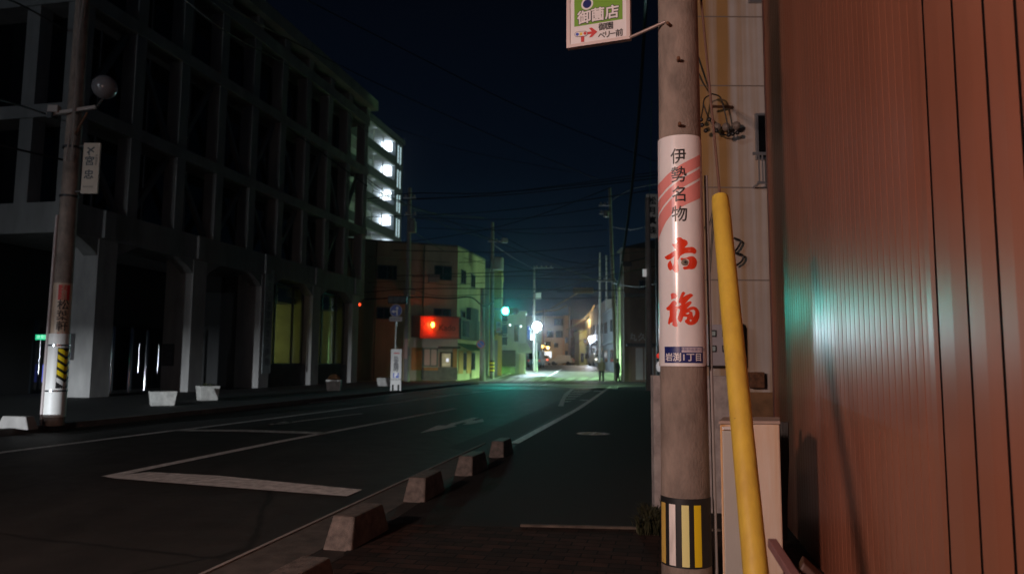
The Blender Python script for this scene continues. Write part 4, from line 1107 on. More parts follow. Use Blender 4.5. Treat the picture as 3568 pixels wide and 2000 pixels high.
for n0, n1, nt, nb in ((1507, 1569, 926, 977), (1306, 1376, 924, 975), (1507, 1569, 1075, 1103), (1306, 1360, 1070, 1112)):
    fw(sh_, fF, Lp, C, n0, n1, nt, nb)
for n0, n1, nt, nb in ((1602, 1618, 940, 990), (1637, 1651, 956, 1003), (1602, 1617, 1083, 1108)):
    fw(sh_, fS, C, Bp, n0, n1, nt, nb)
ac = MB(fS); x0 = fx(1623, C, Bp)[0]; x1 = fx(1651, C, Bp)[0]; z0 = fz(1637, 1118, C, Bp); z1 = fz(1637, 1075, C, Bp)
ac.box(x0, x1, z0, z1, .003, .35); ac.build('dark_shutter', M_black, sh_)
MB().box(Bp.x-5, Bp.x-4.5, Bp.y-3, Bp.y-2.4, ztop+.1, ztop+.9).build('roof_box', M_conc_d, sh_)
for f_ in (.30, 2.1, 5.6):
    b = MB(fF); b.tube([(f_, 0.1, .07), (f_, ztop-.05, .07)], .05, 8); b.build('downpipe', M_conc_d, sh_)
for n0, ny in ((1400, 1030), (1485, 985)):
    x0 = fx(n0, Lp, C)[0]; z0 = fz(n0, ny, Lp, C); b = MB(fF); b.box(x0, x0+.8, z0, z0+.55, .05, .36); b.build('cooler_unit', mat('cooler_grey', (.28, .27, .25), .6), sh_, bevel=.02)
# red sign band
M_redp = mat('red_sign_panel', (.62, .10, .06), .5, var=.06, vscale=2)
sb0, sb1 = fx(1458, Lp, C)[0], fx(1592, Lp, C)[0]; sd0 = fx(1428, Lp, C)[0]
zb_s, zt_s = fz(1525, 1172, Lp, C), fz(1525, 1108, Lp, C)
ss = thing('shop_sign', 'long red shop sign panel lit by a lantern on the corner shop', 'sign', fF @ Vector((sb0, zb_s, .3)))
xm_ = sb0+(sb1-sb0)*.42
MB(fF).box(xm_, sb1, zb_s, zt_s, .30, .34).build('red_panel', M_redp, ss)
b = MB(fF)
k = sb0
while k < xm_-.04:
    b.box(k, k+.07, zb_s, zt_s, .26, .335); k += .11
b.box(sb0, xm_-.002, zb_s, zt_s, .24, .258); b.build('slatted_panel', M_redp, ss)
MB(fF).box(sb0-.03, sb1+.03, zt_s+.003, zt_s+.11, .15, .40).build('top_rail', mat('red_rail', (.4, .07, .04), .5), ss)
MB(fF).box(sb0-.03, sb1+.03, zb_s-.16, zb_s-.003, .15, .40).build('bottom_rail', MATS['red_rail'], ss)
b = MB(fF); k = sd0
while k < sb0-.08:
    b.box(k, k+.06, zb_s-.1, zt_s+.1, .24, .32); k += .1
b.box(sd0, sb0-.04, zb_s-.1, zt_s+.1, .20, .238); b.build('dark_slats', M_dark, ss)
lettering('Kado', .60, fF @ Matrix.Translation((fx(1551, Lp, C)[0], (zb_s+zt_s)/2-.06, .342)), mat('dark_red_ink', (.16, .02, .015), .5), ss, bold=.012)
ln = fF @ Vector((fx(1497, Lp, C)[0], fz(1497, 1133, Lp, C), .60))
lt = thing('red_lantern', 'small glowing orange lantern lamp in front of the red shop sign', 'lamp', ln)
MB().sphere(ln, .12, 14, 1.6).build('lantern_bulb', mat('lantern_glow', (1, .5, .1), .5, emit=(1.0, .42, .05), estr=14), lt)
MB().bar(ln+Vector((0, 0, .2)), ln+Vector((.15, .5, .34)), .04).build('lantern_arm', M_dark, lt)
lamp('lantern_light', 'POINT', ln+Vector((-.05, -.04, -.0)), 170, (1.0, .10, .025), .14)
sS = thing('side_sign', 'dark glass sign box on the street side of the corner shop', 'sign', fS @ Vector((.3, zb_s, .2)))
x0, x1 = .1, fx(1657, C, Bp)[0]
zz0, zz1 = fz(1630, 1185, C, Bp), fz(1630, 1115, C, Bp)
MB(fS).box(x0, x1, zz0, zz1, .05, .3).build('sign_case', M_dark, sS, bevel=.02)
MB(fS).box(x0+.3, x0+(x1-x0)*.42, zz0+.2, zz1-.15, .301, .31).build('sign_glass', mat('green_dark_glass', (.02, .04, .035), .15), sS)
# ground floor front
zg = fz(1500, 1210, Lp, C)
aw = MB(fF); aw.box(fx(1440, Lp, C)[0], fx(1592, Lp, C)[0], zg-.02, zb_s-.2, .004, .12); aw.build('fascia', mat('pink_fascia', (.50, .36, .31), .7, var=.1, vscale=2), sh_)
M_or = mat('orange_timber', (.42, .17, .05), .6, var=.2, vscale=3)
zl0, zl1 = fz(1500, 1316, Lp, C), zg-.03
for n0, n1 in ((1432, 1446), (1446, 1470), (1576, 1591)):
    b = MB(fF); b.box(fx(n0, Lp, C)[0]+.01, fx(n1, Lp, C)[0]-.01, .75, zl1, .004, .09)
    b.build('timber_panel', M_or, sh_)
MB(fF).box(fx(1474, Lp, C)[0], fx(1592, Lp, C)[0], .05, .95, .004, .16).build('stone_base', mat('stone_base', (.16, .13, .11), .8, var=.3, vscale=3), sh_)
cu = mat('curtain_lit', (.40, .30, .27), .8, emit=(.9, .38, .22), estr=.035)
fw(sh_, fF, Lp, C, 1474, 1524, 1213, 1276, pane=cu)
MB(fF).box(fx(1474, Lp, C)[0], fx(1524, Lp, C)[0], fz(1500, 1290, Lp, C), fz(1500, 1281, Lp, C), .17, .2).build('planter_rail', M_or, sh_)
dx0, dx1 = fx(1530, Lp, C)[0], fx(1573, Lp, C)[0]
fo = MB(fF); zd0, zd1 = .98, fz(1550, 1226, Lp, C)
fo.box(dx0, dx0+.12, zd0, zd1, .17, .26); fo.box(dx1-.12, dx1, zd0, zd1, .17, .26); fo.box(dx0+.12, dx1-.12, zd1-.1, zd1, .17, .26)
fo = fo.build('door', mat('dark_timber', (.05, .03, .02), .6), sh_)
lit = mat('lit_interior', (.5, .42, .3), .7, emit=(1.0, .70, .42), estr=.13, var=.5, vscale=2.2)
MB(fF).box(dx0+.13, dx1-.13, zd0+.05, zd1-.11, .05, .17).build('lit_glass', lit, fo)
MB(fF).box(fx(1552, Lp, C)[0], fx(1560, Lp, C)[0], fz(1556, 1260, Lp, C), fz(1556, 1249, Lp, C), .18, .2).build('screen', mat('pale_screen', (.7, .7, .9), .5, emit=(.85, .85, 1), estr=.8), fo)
MB(fF).box(fx(1524, Lp, C)[0], fx(1592, Lp, C)[0], zg-.06, zg+.06, .13, .75).build('door_canopy', MATS['dark_timber'], sh_)
b = MB(fS)
v = [(.0, zg+.35, .02), (x1, zg+.35, .02), (x1, zg-.15, 1.0), (.0, zg-.15, 1.0)]
b.face(v); b.face([(x_, y_-.04, z_) for x_, y_, z_ in v]); 
for i in range(4): b.face([v[i], v[(i+1) % 4], (v[(i+1) % 4][0], v[(i+1) % 4][1]-.04, v[(i+1) % 4][2]), (v[i][0], v[i][1]-.04, v[i][2])])
b.build('awning', mat('green_awning', (.07, .10, .05), .7), sh_)
for n0, n1 in ((1597, 1612), (1625, 1640)):
    MB(fS).box(fx(n0, C, Bp)[0], fx(n1, C, Bp)[0], .5, zg-.2, .004, .05).build('side_panel', M_or, sh_)
for n0, n1 in ((1612, 1624), (1641, 1654)):
    fw(sh_, fS, C, Bp, n0, n1, 1228, 1290)
# small things by the shop
def bin_(nx, ny, label, m, h, wx):
    p = on(nx, ny); b = MB(); b.tube([(p.x, p.y, 0), (p.x, p.y, h*.85), (p.x, p.y, h*.86), (p.x, p.y, h)], [wx*.45, wx*.5, wx*.55, wx*.35], 16)
    return tag(b.build('bin', m, smooth=True), label, 'bin')
bin_(1664, 1318, 'white plastic bin under the shop awning', M_wpaint, .8, .42)
bin_(1437, 1325, 'dark bin beside the pole left of the shop', M_dark, .95, .5)
p = on(1636, 1318); t = thing('menu_board', 'small white menu stand leaning by the shop side', 'menu board', (p.x, p.y, 0))
MB().cbox((p.x, p.y, .40), (.32, .04, .62), rx=R(-12)).build('board', M_wpaint, t); MB().cbox((p.x, p.y+.12, .35), (.28, .03, .66), rx=R(14)).build('back_leg', M_dark, t)

# ------------------------------------------------------------------ utility poles further away
def far_pole(nx, ny, Y, ntop, label, r=.16, nxt=None, zz0=None):
    z0 = gz(Y); p = at(nx, ny, Y); tp = at(nxt if nxt else nx, ntop, Y)
    t = thing('utility_pole', label, 'utility pole', (p.x, Y, z0), group='utility poles beyond the junction')
    b = MB(); b.tube([(p.x, Y, z0), ((p.x+tp.x)/2, Y, (z0+tp.z)/2), (tp.x, Y, tp.z)], [r, r*.85, r*.68], 14); b.build('pole_shaft', M_conc, t, smooth=True)
    return t, p.x, Y, tp
def crossarm(t, nx0, nx1, ny, Y, ins=3):
    a, c = at(nx0, ny, Y-.2), at(nx1, ny, Y-.2)
    ca = MB().bar(a, c, .08).build('crossarm', M_steel, t)
    for k in range(ins):
        q_ = a+(c-a)*((k+.5)/ins)
        b = MB(); b.tube([q_+Vector((0, 0, .04)), q_+Vector((0, 0, .16)), q_+Vector((0, 0, .24))], [.05, .08, .04], 8); b.build('insulator', mat('porcelain', (.25, .2, .17), .4), ca)
def can(t, nx, ny, Y, r, h, m=None):
    p = at(nx, ny, Y-.3); b = MB(); b.tube([p-Vector((0, 0, h/2)), p+Vector((0, 0, h*.4)), p+Vector((0, 0, h/2))], [r, r, r*.7], 14); b.build('transformer', m or mat('transformer_grey', (.20, .20, .21), .5), t, smooth=True)
tA, *_ = far_pole(1416, 1330, 51, 655, 'dark utility pole just left of the lantern shop', .19, 1428)
crossarm(tA, 1405, 1450, 690, 51); crossarm(tA, 1408, 1452, 750, 51); can(tA, 1437, 790, 51, .28, .8); can(tA, 1436, 772, 51, .2, .5)
p0 = at(1417, 1200, 50.7)
ap = thing('advertising_plate', 'pinkish advert plate wrapped round the pole left of the lantern shop', 'advertising plate', p0)
b = MB(); b.tube([at(1416, 1250, 51), at(1418, 1180, 51)], .192, 14); b.build('plate', mat('pink_plate', (.55, .33, .28), .5), ap, smooth=True)
tB, bx_, bY, btp = far_pole(1714, 1318, 59, 775, 'utility pole with yellow black stripes carrying the green traffic signal', .18, 1716)
can(tB, 1737, 918, 59, .42, 1.0, mat('pale_grey_case', (.42, .42, .42), .5)); crossarm(tB, 1700, 1760, 842, 59)
b = MB(); b.tube([(bx_, bY, .6), (bx_, bY, 1.5)], .186, 16); b.build('striped_sheet', M_black, tB, smooth=True)
for k in range(3):
    b = MB(); b.tube([(bx_, bY, .66+k*.28), (bx_, bY, .80+k*.28)], .190, 16); b.build('stripe', M_yelr, tB, smooth=True)
q_ = at(1758, 838, 58.5); MB().cbox(q_, (.5, .3, .35), R(20)).build('flood_lamp', MATS['pale_grey_case'], tB, bevel=.05)
tC, *_ = far_pole(1681, 1324, 54, 1005, 'thick shorter pole carrying the round no parking sign', .22)
tD, *_ = far_pole(1861, 1290, 75, 928, 'slim pole with a white box standing behind the bright street lamp', .13)
crossarm(tD, 1862, 1928, 934, 75, 4)
MB().cbox(at(1876, 1031, 74.7), (.52, .4, .62)).build('white_box', mat('white_box_lit', (.62, .64, .66), .5), tD)
tE, *_ = far_pole(2147, 1326, 58, 655, 'tall dark utility pole left of the right hand dark building', .16, 2124)
crossarm(tE, 2086, 2130, 716, 58); crossarm(tE, 2088, 2130, 745, 58); crossarm(tE, 2080, 2150, 980, 58, 4)
can(tE, 2112, 745, 58, .2, .5); 
tF, fxx, fYY, ftp = far_pole(2262, 1358, 37, 690, 'dark utility pole standing in front of the right hand dark building', .17, 2256)
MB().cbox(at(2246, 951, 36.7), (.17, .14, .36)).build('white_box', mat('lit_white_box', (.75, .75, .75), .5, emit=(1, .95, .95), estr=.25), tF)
far_pole(1984, 1268, 112, 1068, 'slim brown pole in front of the far beige building', .16)
far_pole(2090, 1290, 78, 880, 'thin pole, left one of the pair before the far right houses', .12)
far_pole(2113, 1290, 80, 890, 'thin pole, right one of the pair before the far right houses', .12)
far_pole(1895, 1268, 108, 1075, 'slim pole behind the bright street lamp', .13)
tG, *_ = far_pole(2156, 1290, 68, 1000, 'pale pole lit green on its left side next to the dark building', .19)
for k in range(8):
    p = at(2156, 1030+k*28, 67.7); b = MB(); b.bar(p+Vector((-.32, 0, 0)), p+Vector((.32, 0, 0)), .03); b.build('step_bolt', M_steel, tG)
# no parking sign
c = at(1675, 1199, 53.4)
ns = thing('no_parking_sign', 'round blue and red no parking sign on the thick pole by the shop', 'road sign', c)
disc(c, .31, 53.4, 'red_ring', mat('sign_red_worn', (.45, .08, .07), .5), ns); disc(c, .235, 53.395, 'blue_face', M_blue, ns)
b = MB(Matrix.Translation((c.x, 53.388, c.z)) @ Matrix.Rotation(PI/2, 4, 'X')); b.cbox((0, 0, 0), (.48, .06, .003), R(-45)); b.build('red_bar', MATS['sign_red_worn'], ns)

# traffic signal
sp_ = at(1762, 1083, 57.5)
ts = thing('traffic_signal', 'horizontal traffic signal showing a bright green light', 'traffic signal', sp_)
MB().cbox(sp_+Vector((.38, .14, 0)), (1.25, .2, .44)).build('housing', M_dark, ts, bevel=.08)
for k, (nm, mm) in enumerate((('green_lens', mat('green_lens', (.05, .8, .6), .4, emit=(.06, 1.0, .80), estr=30)), ('yellow_lens', mat('unlit_lens', (.10, .07, .02), .3)), ('red_lens', mat('unlit_red_lens', (.10, .02, .02), .3)))):
    q_ = sp_+Vector((.38*k, .03, 0)); b = MB(); b.tube([q_, q_+Vector((0, -.03, 0)), q_+Vector((0, -.05, 0))], [.28, .27, .24], 24); b.build(nm, mm, ts)
    b = MB()
    for j in range(12):
        a, a2 = R(-10+200*j/12), R(-10+200*(j+1)/12)
        b.face([q_+Vector((.17*math.cos(a), 0, .17*math.sin(a))), q_+Vector((.17*math.cos(a2), 0, .17*math.sin(a2))), q_+Vector((.17*math.cos(a2), -.2, .17*math.sin(a2))), q_+Vector((.17*math.cos(a), -.2, .17*math.sin(a)))])
    b.build('visor', M_dark, ts, recalc=False)
MB().bar(sp_+Vector((.9, .2, .12)), Vector((bx_, bY-.05, sp_.z+.25)), .06).build('signal_arm', M_steel, ts)
lamp('signal_light', 'SPOT', sp_+Vector((0, -.12, 0)), 820, (.03, 1.0, .80), .14, sp_+Vector((4.0, -30, -3.2)), R(60), .8)

# ------------------------------------------------------------------ street lamps beyond the junction
def street_lamp(nx, ny, nb, Y, label, glow, power, col_, r=.2, hood=True):
    p = at(nx, ny, Y); z0 = gz(Y)
    t = thing('street_lamp', label, 'street lamp', (p.x, Y+.2, z0))
    b = MB(); b.tube([(p.x, Y+.35, z0), (p.x, Y+.35, p.z+.1), (p.x, Y+.1, p.z+.26)], [.08, .06, .045], 10); b.build('post', M_steel, t, smooth=True)
    MB().sphere(p, r, 16, .9).build('lamp_globe', glow, t, smooth=True)
    if hood: MB().cbox(p+Vector((0, .12, r+.05)), (r*1.7, r*1.4, .06)).build('hood', M_dark, t, bevel=.02)
    lamp('street_lamp_light', 'POINT', p+Vector((0, -.05, -r-.06)), power, col_, .15)
    return t
street_lamp(1871, 1136, 1290, 72, 'very bright white street lamp on the left of the far road', mat('white_glow', (1, 1, 1), .5, emit=(.80, .95, 1.0), estr=55), 3000, (.66, .86, 1.0), .42)
street_lamp(2056, 1178, 1285, 97, 'bluish white street lamp beside the far yellowish house', mat('blue_glow', (1, 1, 1), .5, emit=(.75, .82, 1.0), estr=12), 900, (.75, .85, 1.0), .22, False)
street_lamp(1893, 1207, 1268, 118, 'left of two small orange lamps behind the parked teal van', mat('orange_glow', (1, .7, .3), .5, emit=(1, .55, .14), estr=9), 40, (1, .66, .30), .26, False)
street_lamp(1909, 1211, 1268, 120, 'right of two small orange lamps behind the parked teal van', MATS['orange_glow'], 40, (1, .66, .30), .22, False)
# lamp of the side street on the right, hidden by the dark building
q_ = Vector((22.5, 66, 6.3))
sl = thing('street_lamp', 'greenish street lamp on the side street behind the dark building', 'street lamp', (q_.x+.5, q_.y+.3, 0))
MB().tube([(q_.x+.6, q_.y+.3, 0), (q_.x+.6, q_.y+.3, 6.4), (q_.x, q_.y, 6.6)], [.08, .06, .05], 10).build('post', M_steel, sl)
MB().cbox(q_+Vector((0, 0, .22)), (.4, .25, .12)).build('hood', M_dark, sl)
MB().sphere(q_, .13, 12).build('lamp_globe', mat('green_glow', (1, 1, 1), .5, emit=(.62, 1, .55), estr=25), sl)
ssl = lamp('side_street_light', 'SPOT', q_+Vector((-.25, -.15, -.1)), 95000, (.46, 1.0, .42), .15, q_+Vector((-10.25, -5.15, -.1)), R(150), .3)
ssl.data.use_nodes = True                     # hooded lamp: most of its light goes down to the road
hn, hk = ssl.data.node_tree.nodes, ssl.data.node_tree.links
ht, hx, hm = hn.new('ShaderNodeTexCoord'), hn.new('ShaderNodeSeparateXYZ'), hn.new('ShaderNodeMapRange')
hk.new(ht.outputs['Normal'], hx.inputs[0]); hk.new(hx.outputs['Y'], hm.inputs[0])
hm.inputs[1].default_value, hm.inputs[2].default_value, hm.inputs[3].default_value, hm.inputs[4].default_value = -0.28, -0.16, 1.0, 0.05
hk.new(hm.outputs[0], hn['Emission'].inputs['Strength'])
# hooded lamp added on the dark pole to light the near junction
q_ = Vector((5.9, 38.2, 6.4))
sl = thing('street_lamp', 'added hooded lamp with its back turned on the dark pole before the right dark building', 'street lamp', q_)
hd_ = MB().cbox(q_+Vector((0, -.05, .10)), (.46, .40, .08)); hd_.cbox(q_+Vector((0, -.24, -.02)), (.46, .03, .22)).build('hood', M_dark, sl)
MB().cbox(q_+Vector((0, .02, .03)), (.30, .20, .04)).build('lamp_lens', mat('green_glow_down', (1, 1, 1), .5, emit=(.62, 1, .55), estr=4), sl)
MB().bar(q_+Vector((.05, -.1, .1)), Vector((6.75, 37.0, 6.6)), .05).build('lamp_arm', M_dark, sl)
lamp('added_corner_light', 'SPOT', q_+Vector((0, .06, -.06)), 4600, (.50, 1.0, .55), .12, (3.4, 46.5, 0), R(68), .8)
# sodium glow on the far blocks
lamp('far_sodium_light', 'POINT', (10.0, 104, 7.5), 700, (1.0, .70, .34), .3)

# ------------------------------------------------------------------ apartment tower
AM0 = at(1388, 1265, 92.0); tdir = Vector((math.sin(R(12.1)), math.cos(R(12.1)), 0)); tn = Vector((tdir.y, -tdir.x, 0))
TM = Matrix(((tdir.x, tn.x, 0, AM0.x), (tdir.y, tn.y, 0, AM0.y), (0, 0, 1, 0), (0, 0, 0, 1)))   # x along street, y toward the street, z up
tw = thing('apartment_tower', 'tall apartment tower with brightly lit open corridors behind the office building', 'building', (AM0.x, AM0.y, 0))
fls = [at(1388, 504+82*k, 92).z for k in range(-1, 8)]
pitch_ = fls[0]-fls[1]
zt_ = at(1388, 512, 92).z
M_tw = mat('tower_render', (.48, .50, .53), .8, var=.1, vscale=1)
M_twd = mat('tower_panel', (.10, .12, .14), .8, var=.15, vscale=1)
def tbox(name, m, *a): return MB(TM).box(*a).build(name, m, tw)
tbox('wall', M_tw, -26, 0, -9, -1.8, 0, zt_+.2)
tbox('end_wall', M_twd, -2.6, 0.0, -1.795, 0.0, 0, zt_+.2)
tbox('roof', M_twd, -26, .25, -9.2, .2, zt_+.21, zt_+.75)
M_cg = mat('corridor_lamp', (1, 1, 1), .5, emit=(.80, .92, 1.0), estr=3)
zfl = [zt_-pitch_*k for k in range(8)]
for k, zf in enumerate(zfl):
    if zf < 6: break
    tbox('corridor_floor', M_tw, -26, -2.62, -1.79, .0, zf-.16, zf)
    tbox('corridor_railing', M_twd, -26, -2.62, -.12, .02, zf-pitch_+.002, zf-pitch_+1.02)
    for xx in (-7.8, -4.87):
        MB(TM).box(xx-.05, xx+.05, -.75, -.64, zf-pitch_+1.03, zf-.165).build('drain_pipe', M_wpaint, tw)
    if k < 5:
        c = TM @ Vector((-3.6, -1.1, zf-.45))
        MB(TM).box(-3.4, -2.70, -1.5, -.4, zf-1.35, zf-.3).build('lit_landing', M_cg, tw)
        lamp('corridor_light', 'POINT', TM @ Vector((-4.0, -.3, zf-.4)), 1.6, (.78, .90, 1.0), .15)
        lamp('corridor_light', 'POINT', TM @ Vector((-8.4, -.3, zf-.4)), 1.6, (.78, .90, 1.0), .15)
    for xx in (-1.75, -.95):
        if k < 5: MB(TM).box(xx-.11, xx+.11, .002, .05, zf-pitch_+.5, zf-.35).build('slit_window', mat('slit_glow', (.5, .6, .6), .5, emit=(.62, .85, .92), estr=.75, var=.4, vscale=5, stretch=(1, 1, 6)), tw)

# ------------------------------------------------------------------ generic blocks beyond
def block(name, label, n0, n1, ntop, Y, depth, m, wins=(), cat='building', roofm=None, rz=0.0, pitched=0.0, group=None, z0=None, side=0):
    z0 = gz(Y) if z0 is None else z0
    a, c = at(n0, 1265, Y), at(n1, 1265, Y); zt = at((n0+n1)/2, ntop, Y).z
    t = thing(name, label, cat, (a.x, Y, z0), 0, group)
    MB().box(a.x, c.x, Y, Y+depth, z0-.3, zt).build('wall', m, t)
    if pitched:
        xm = (a.x+c.x)/2; b = MB()
        P = [(a.x-.3, Y-.3), (c.x+.3, Y-.3), (c.x+.3, Y+depth), (a.x-.3, Y+depth)]
        rdg = [(xm, Y+depth*.15, zt+pitched), (xm, Y+depth*.85, zt+pitched)]
        lo = [b.v((x, y, zt+.002)) for x, y in P]; r0, r1 = b.v(rdg[0]), b.v(rdg[1])
        b.bm.faces.new(lo[::-1]); b.bm.faces.new((lo[0], lo[1], r0)); b.bm.faces.new((lo[1], lo[2], r1, r0)); b.bm.faces.new((lo[2], lo[3], r1)); b.bm.faces.new((lo[3], lo[0], r0, r1))
        b.build('roof', roofm or M_dark, t)
    else:
        MB().box(a.x-.08, c.x+.08, Y-.1, Y+depth, zt+.002, zt+.22).build('roof', roofm or m, t)
    fm_ = face_m((a.x, Y), (c.x, Y))
    for w_ in wins:
        w0, w1, wt, wb_ = w_[:4]
        kw = w_[4] if len(w_) > 4 else {}
        window(t, fm_, at(w0, 1265, Y).x-a.x, at(w1, 1265, Y).x-a.x, at(w0, wb_, Y).z, at(w0, wt, Y).z, **kw)
    if side:
        fl_ = face_m((a.x, Y+depth), (a.x, Y)); nf = max(1, int((zt-z0)/3.0))
        for k in range(nf):
            for j in range(side):
                y0 = depth*(j+.25)/side; window(t, fl_, y0, y0+depth/side*.5, z0+1.0+3.0*k, min(zt-.4, z0+2.3+3.0*k))
            if k: MB(fl_).box(0.05, depth-.05, z0+3.0*k-.12, z0+3.0*k+.05, .004, .35).build('ledge', m, t)
    return t, fm_, a, c, zt
M_cream = mat('cream_render', (.50, .44, .34), .85, var=.15, vscale=.6)
M_grey = mat('grey_render', (.30, .31, .32), .85, var=.15, vscale=.6)
M_teal = mat('pale_tile', (.46, .48, .46), .7, var=.12, vscale=1)
M_brn = mat('brown_render', (.16, .11, .08), .85, var=.2, vscale=.8)
M_ylw = mat('yellow_render', (.55, .42, .10), .7, var=.12, vscale=1)
M_redw = mat('red_tin', (.26, .07, .05), .7, var=.15, vscale=1)
M_grn = mat('olive_lit_render', (.36, .38, .16), .8, var=.15, vscale=1)

block('narrow_house', 'narrow dim grey house squeezed beside the corner shop', 1664, 1702, 945, 64, 8, M_grey)
yb_, fm_, a, c, zt = block('yellow_shop', 'narrow shop with yellow lower walls and a pale upper storey behind the signal', 1702, 1746, 945, 65, 9, M_grn)  # olive upper wall colour carries the green lamplight
zy = at(1722, 1185, 65).z
b = MB(fm_)
W_ = c.x-a.x
b.box(-.06, W_*.22, .0, zy, .005, .10); b.box(W_*.72, W_+.06, 0, zy, .005, .10); b.box(-.06, W_+.06, zy, at(1722, 1150, 65).z, .005, .16); b.build('yellow_front', M_ylw, yb_)
lettering('中島', .5, fm_ @ Matrix.Translation((W_*.7, at(1722, 1192, 65).z+.75, .165)), M_ink, yb_, bold=.01)
MB(fm_).box(W_*.22+.01, W_*.72-.01, .05, zy-.02, .006, .05).build('shutter', M_grey, yb_)
ws_, fm_, a, c, zt = block('white_shop', 'pale tiled shop with a dark shutter behind the vertical sign', 1746, 1832, 1092, 68, 10, M_teal, [(1793, 1806, 1138, 1190)])
W_ = c.x-a.x; s_ = W_/86.0
def sx(nx): return (nx-1746)*s_
def szz(nx, ny): return at(nx, ny, 68).z
MB(fm_).box(sx(1746), sx(1796), szz(1770, 1276), szz(1770, 1220), .01, .35).build('dark_shutter', mat('olive_dark', (.05, .05, .035), .7), ws_)
MB(fm_).box(sx(1746), sx(1796), .15, szz(1770, 1278), .01, .25).build('low_wall', mat('green_wall', (.20, .30, .16), .8), ws_)
b = MB(fm_)
v = [(sx(1806), szz(1806, 1196), .02), (sx(1836), szz(1836, 1194), .02), (sx(1852), szz(1852, 1228), 1.5), (sx(1803), szz(1803, 1230), 1.5)]
b.face(v); b.face([(x_, y_-.06, z_) for x_, y_, z_ in v])
for i in range(4): b.face([v[i], v[(i+1) % 4], (v[(i+1) % 4][0], v[(i+1) % 4][1]-.06, v[(i+1) % 4][2]), (v[i][0], v[i][1]-.06, v[i][2])])
b.build('awning', mat('white_awning', (.62, .64, .64), .6), ws_)
for nx in (1809, 1816, 1823):
    MB(fm_).box(sx(nx), sx(nx+4), .15, szz(1815, 1232), .01, .12).build('shop_curtain', M_cream, ws_)
vs = at(1758, 1155, 66.5)
sgn = thing('vertical_sign', 'white vertical shop sign with bold dark characters below the green signal', 'sign', vs)
z0, z1 = at(1758, 1206, 66.5).z, at(1758, 1092, 66.5).z
MB().box(vs.x-.30, vs.x+.30, 66.5, 66.62, z0, z1).build('board', mat('sign_white', (.58, .60, .60), .6), sgn)
lettering('旦三自三目', .60, Matrix.Translation((vs.x, 66.495, (z0+z1)/2)) @ Matrix.Rotation(PI/2, 4, 'X'), mat('sign_dark_ink', (.03, .05, .09), .5), sgn, vertical=True, spacing=.92, bold=.045)
v2 = at(1737, 1140, 64.6); s2 = thing('small_sign', 'small sign with a red and a dark character beside the signal pole', 'sign', v2)
MB().cbox(v2, (.42, .08, .95)).build('board', mat('sign_dim', (.36, .38, .40), .6), s2)
lettering('酒', .34, Matrix.Translation((v2.x, v2.y-.045, v2.z+.2)) @ Matrix.Rotation(PI/2, 4, 'X'), M_ink, s2); lettering('店', .34, Matrix.Translation((v2.x, v2.y-.045, v2.z-.2)) @ Matrix.Rotation(PI/2, 4, 'X'), M_sred, s2)
v2 = at(1799, 1160, 67.6); s2 = thing('hanging_board', 'dark narrow board on the pale shop right of the vertical sign', 'sign', v2)
MB().cbox(v2, (.38, .10, 1.45)).build('board', mat('dark_green_board', (.03, .04, .03), .6), s2); MB().cbox(v2-Vector((0, .055, 0)), (.30, .01, 1.3)).build('sign_face', mat('gold_dim', (.10, .085, .03), .6, var=.5, vscale=5), s2)
for nx, ny, lb_ in ((1777, 1133, 'left small white spot lamp on the pale shop'), (1815, 1137, 'right small white spot lamp on the pale shop')):
    p = at(nx, ny, 67.4); t = thing('spot_lamp', lb_, 'lamp', p)
    MB().sphere(p, .07, 10).build('lamp_lens', mat('spot_glow', (1, 1, 1), .5, emit=(.8, .95, 1), estr=5), t); MB().bar(p+Vector((0, .05, .04)), p+Vector((.05, .6, .1)), .04).build('lamp_arm', M_steel, t)
v2 = at(1842, 1160, 70); s2 = thing('blue_sign', 'blue vertical sign board left of the bright street lamp', 'sign', v2)
MB().cbox(v2, (.26, .12, 1.25)).build('board', mat('blue_board', (.03, .09, .42), .5), s2); MB().cbox(v2+Vector((.17, -.02, 0)), (.05, .14, 1.25)).build('white_edge', M_wpaint, s2)
v2 = at(1876, 1175, 69.5); s2 = thing('lamp_sign', 'pale square sign box just below the bright street lamp', 'sign', v2)
MB().cbox(v2, (.55, .2, 1.0)).build('board', mat('dim_white_board', (.30, .34, .34), .6), s2, bevel=.03); MB().cbox(v2-Vector((0, .105, 0)), (.42, .01, .8)).build('sign_face', MATS['sign_dim'], s2)
block('dim_house', 'dim house behind the bright street lamp', 1832, 1885, 1108, 84, 8, M_grey, [(1845, 1862, 1150, 1185)])
block('far_beige_building', 'broad beige building closing the far end of the road', 1885, 1965, 1106, 122, 12, M_cream,
      [(1905, 1928, 1152, 1176), (1936, 1961, 1152, 1176), (1900, 1919, 1190, 1213), (1930, 1945, 1194, 1211), (1930, 1962, 1110, 1134)])
block('far_orange_column', 'thin warm lit house end right of the far beige building', 1966, 1982, 1104, 119, 10, mat('warm_lit_render', (.52, .36, .22), .8, var=.15, vscale=.6), [(1969, 1979, 1175, 1195), (1969, 1979, 1222, 1244)])  # orange lamplight is mixed into this wall colour
block('far_red_house', 'dark house with a red tin upper wall in the distance', 1994, 2080, 1118, 124, 12, M_redw, [(2000, 2016, 1150, 1180), (2030, 2050, 1146, 1160)])
block('far_dark_house', 'dark narrow house between the brown pole and the yellowish house', 1988, 2019, 1180, 116, 8, M_brn)
block('far_yellow_house', 'yellowish lit house left of the bluish street lamp', 2019, 2050, 1156, 108, 10, M_grn, [(2034, 2046, 1182, 1196), (2024, 2034, 1230, 1262), (2038, 2047, 1230, 1250)])
block('far_beige_tower', 'narrow beige tall house right of the bluish street lamp', 2066, 2086, 1112, 100, 10, M_cream, [(2071, 2080, 1176, 1188), (2072, 2082, 1222, 1246)], side=3)
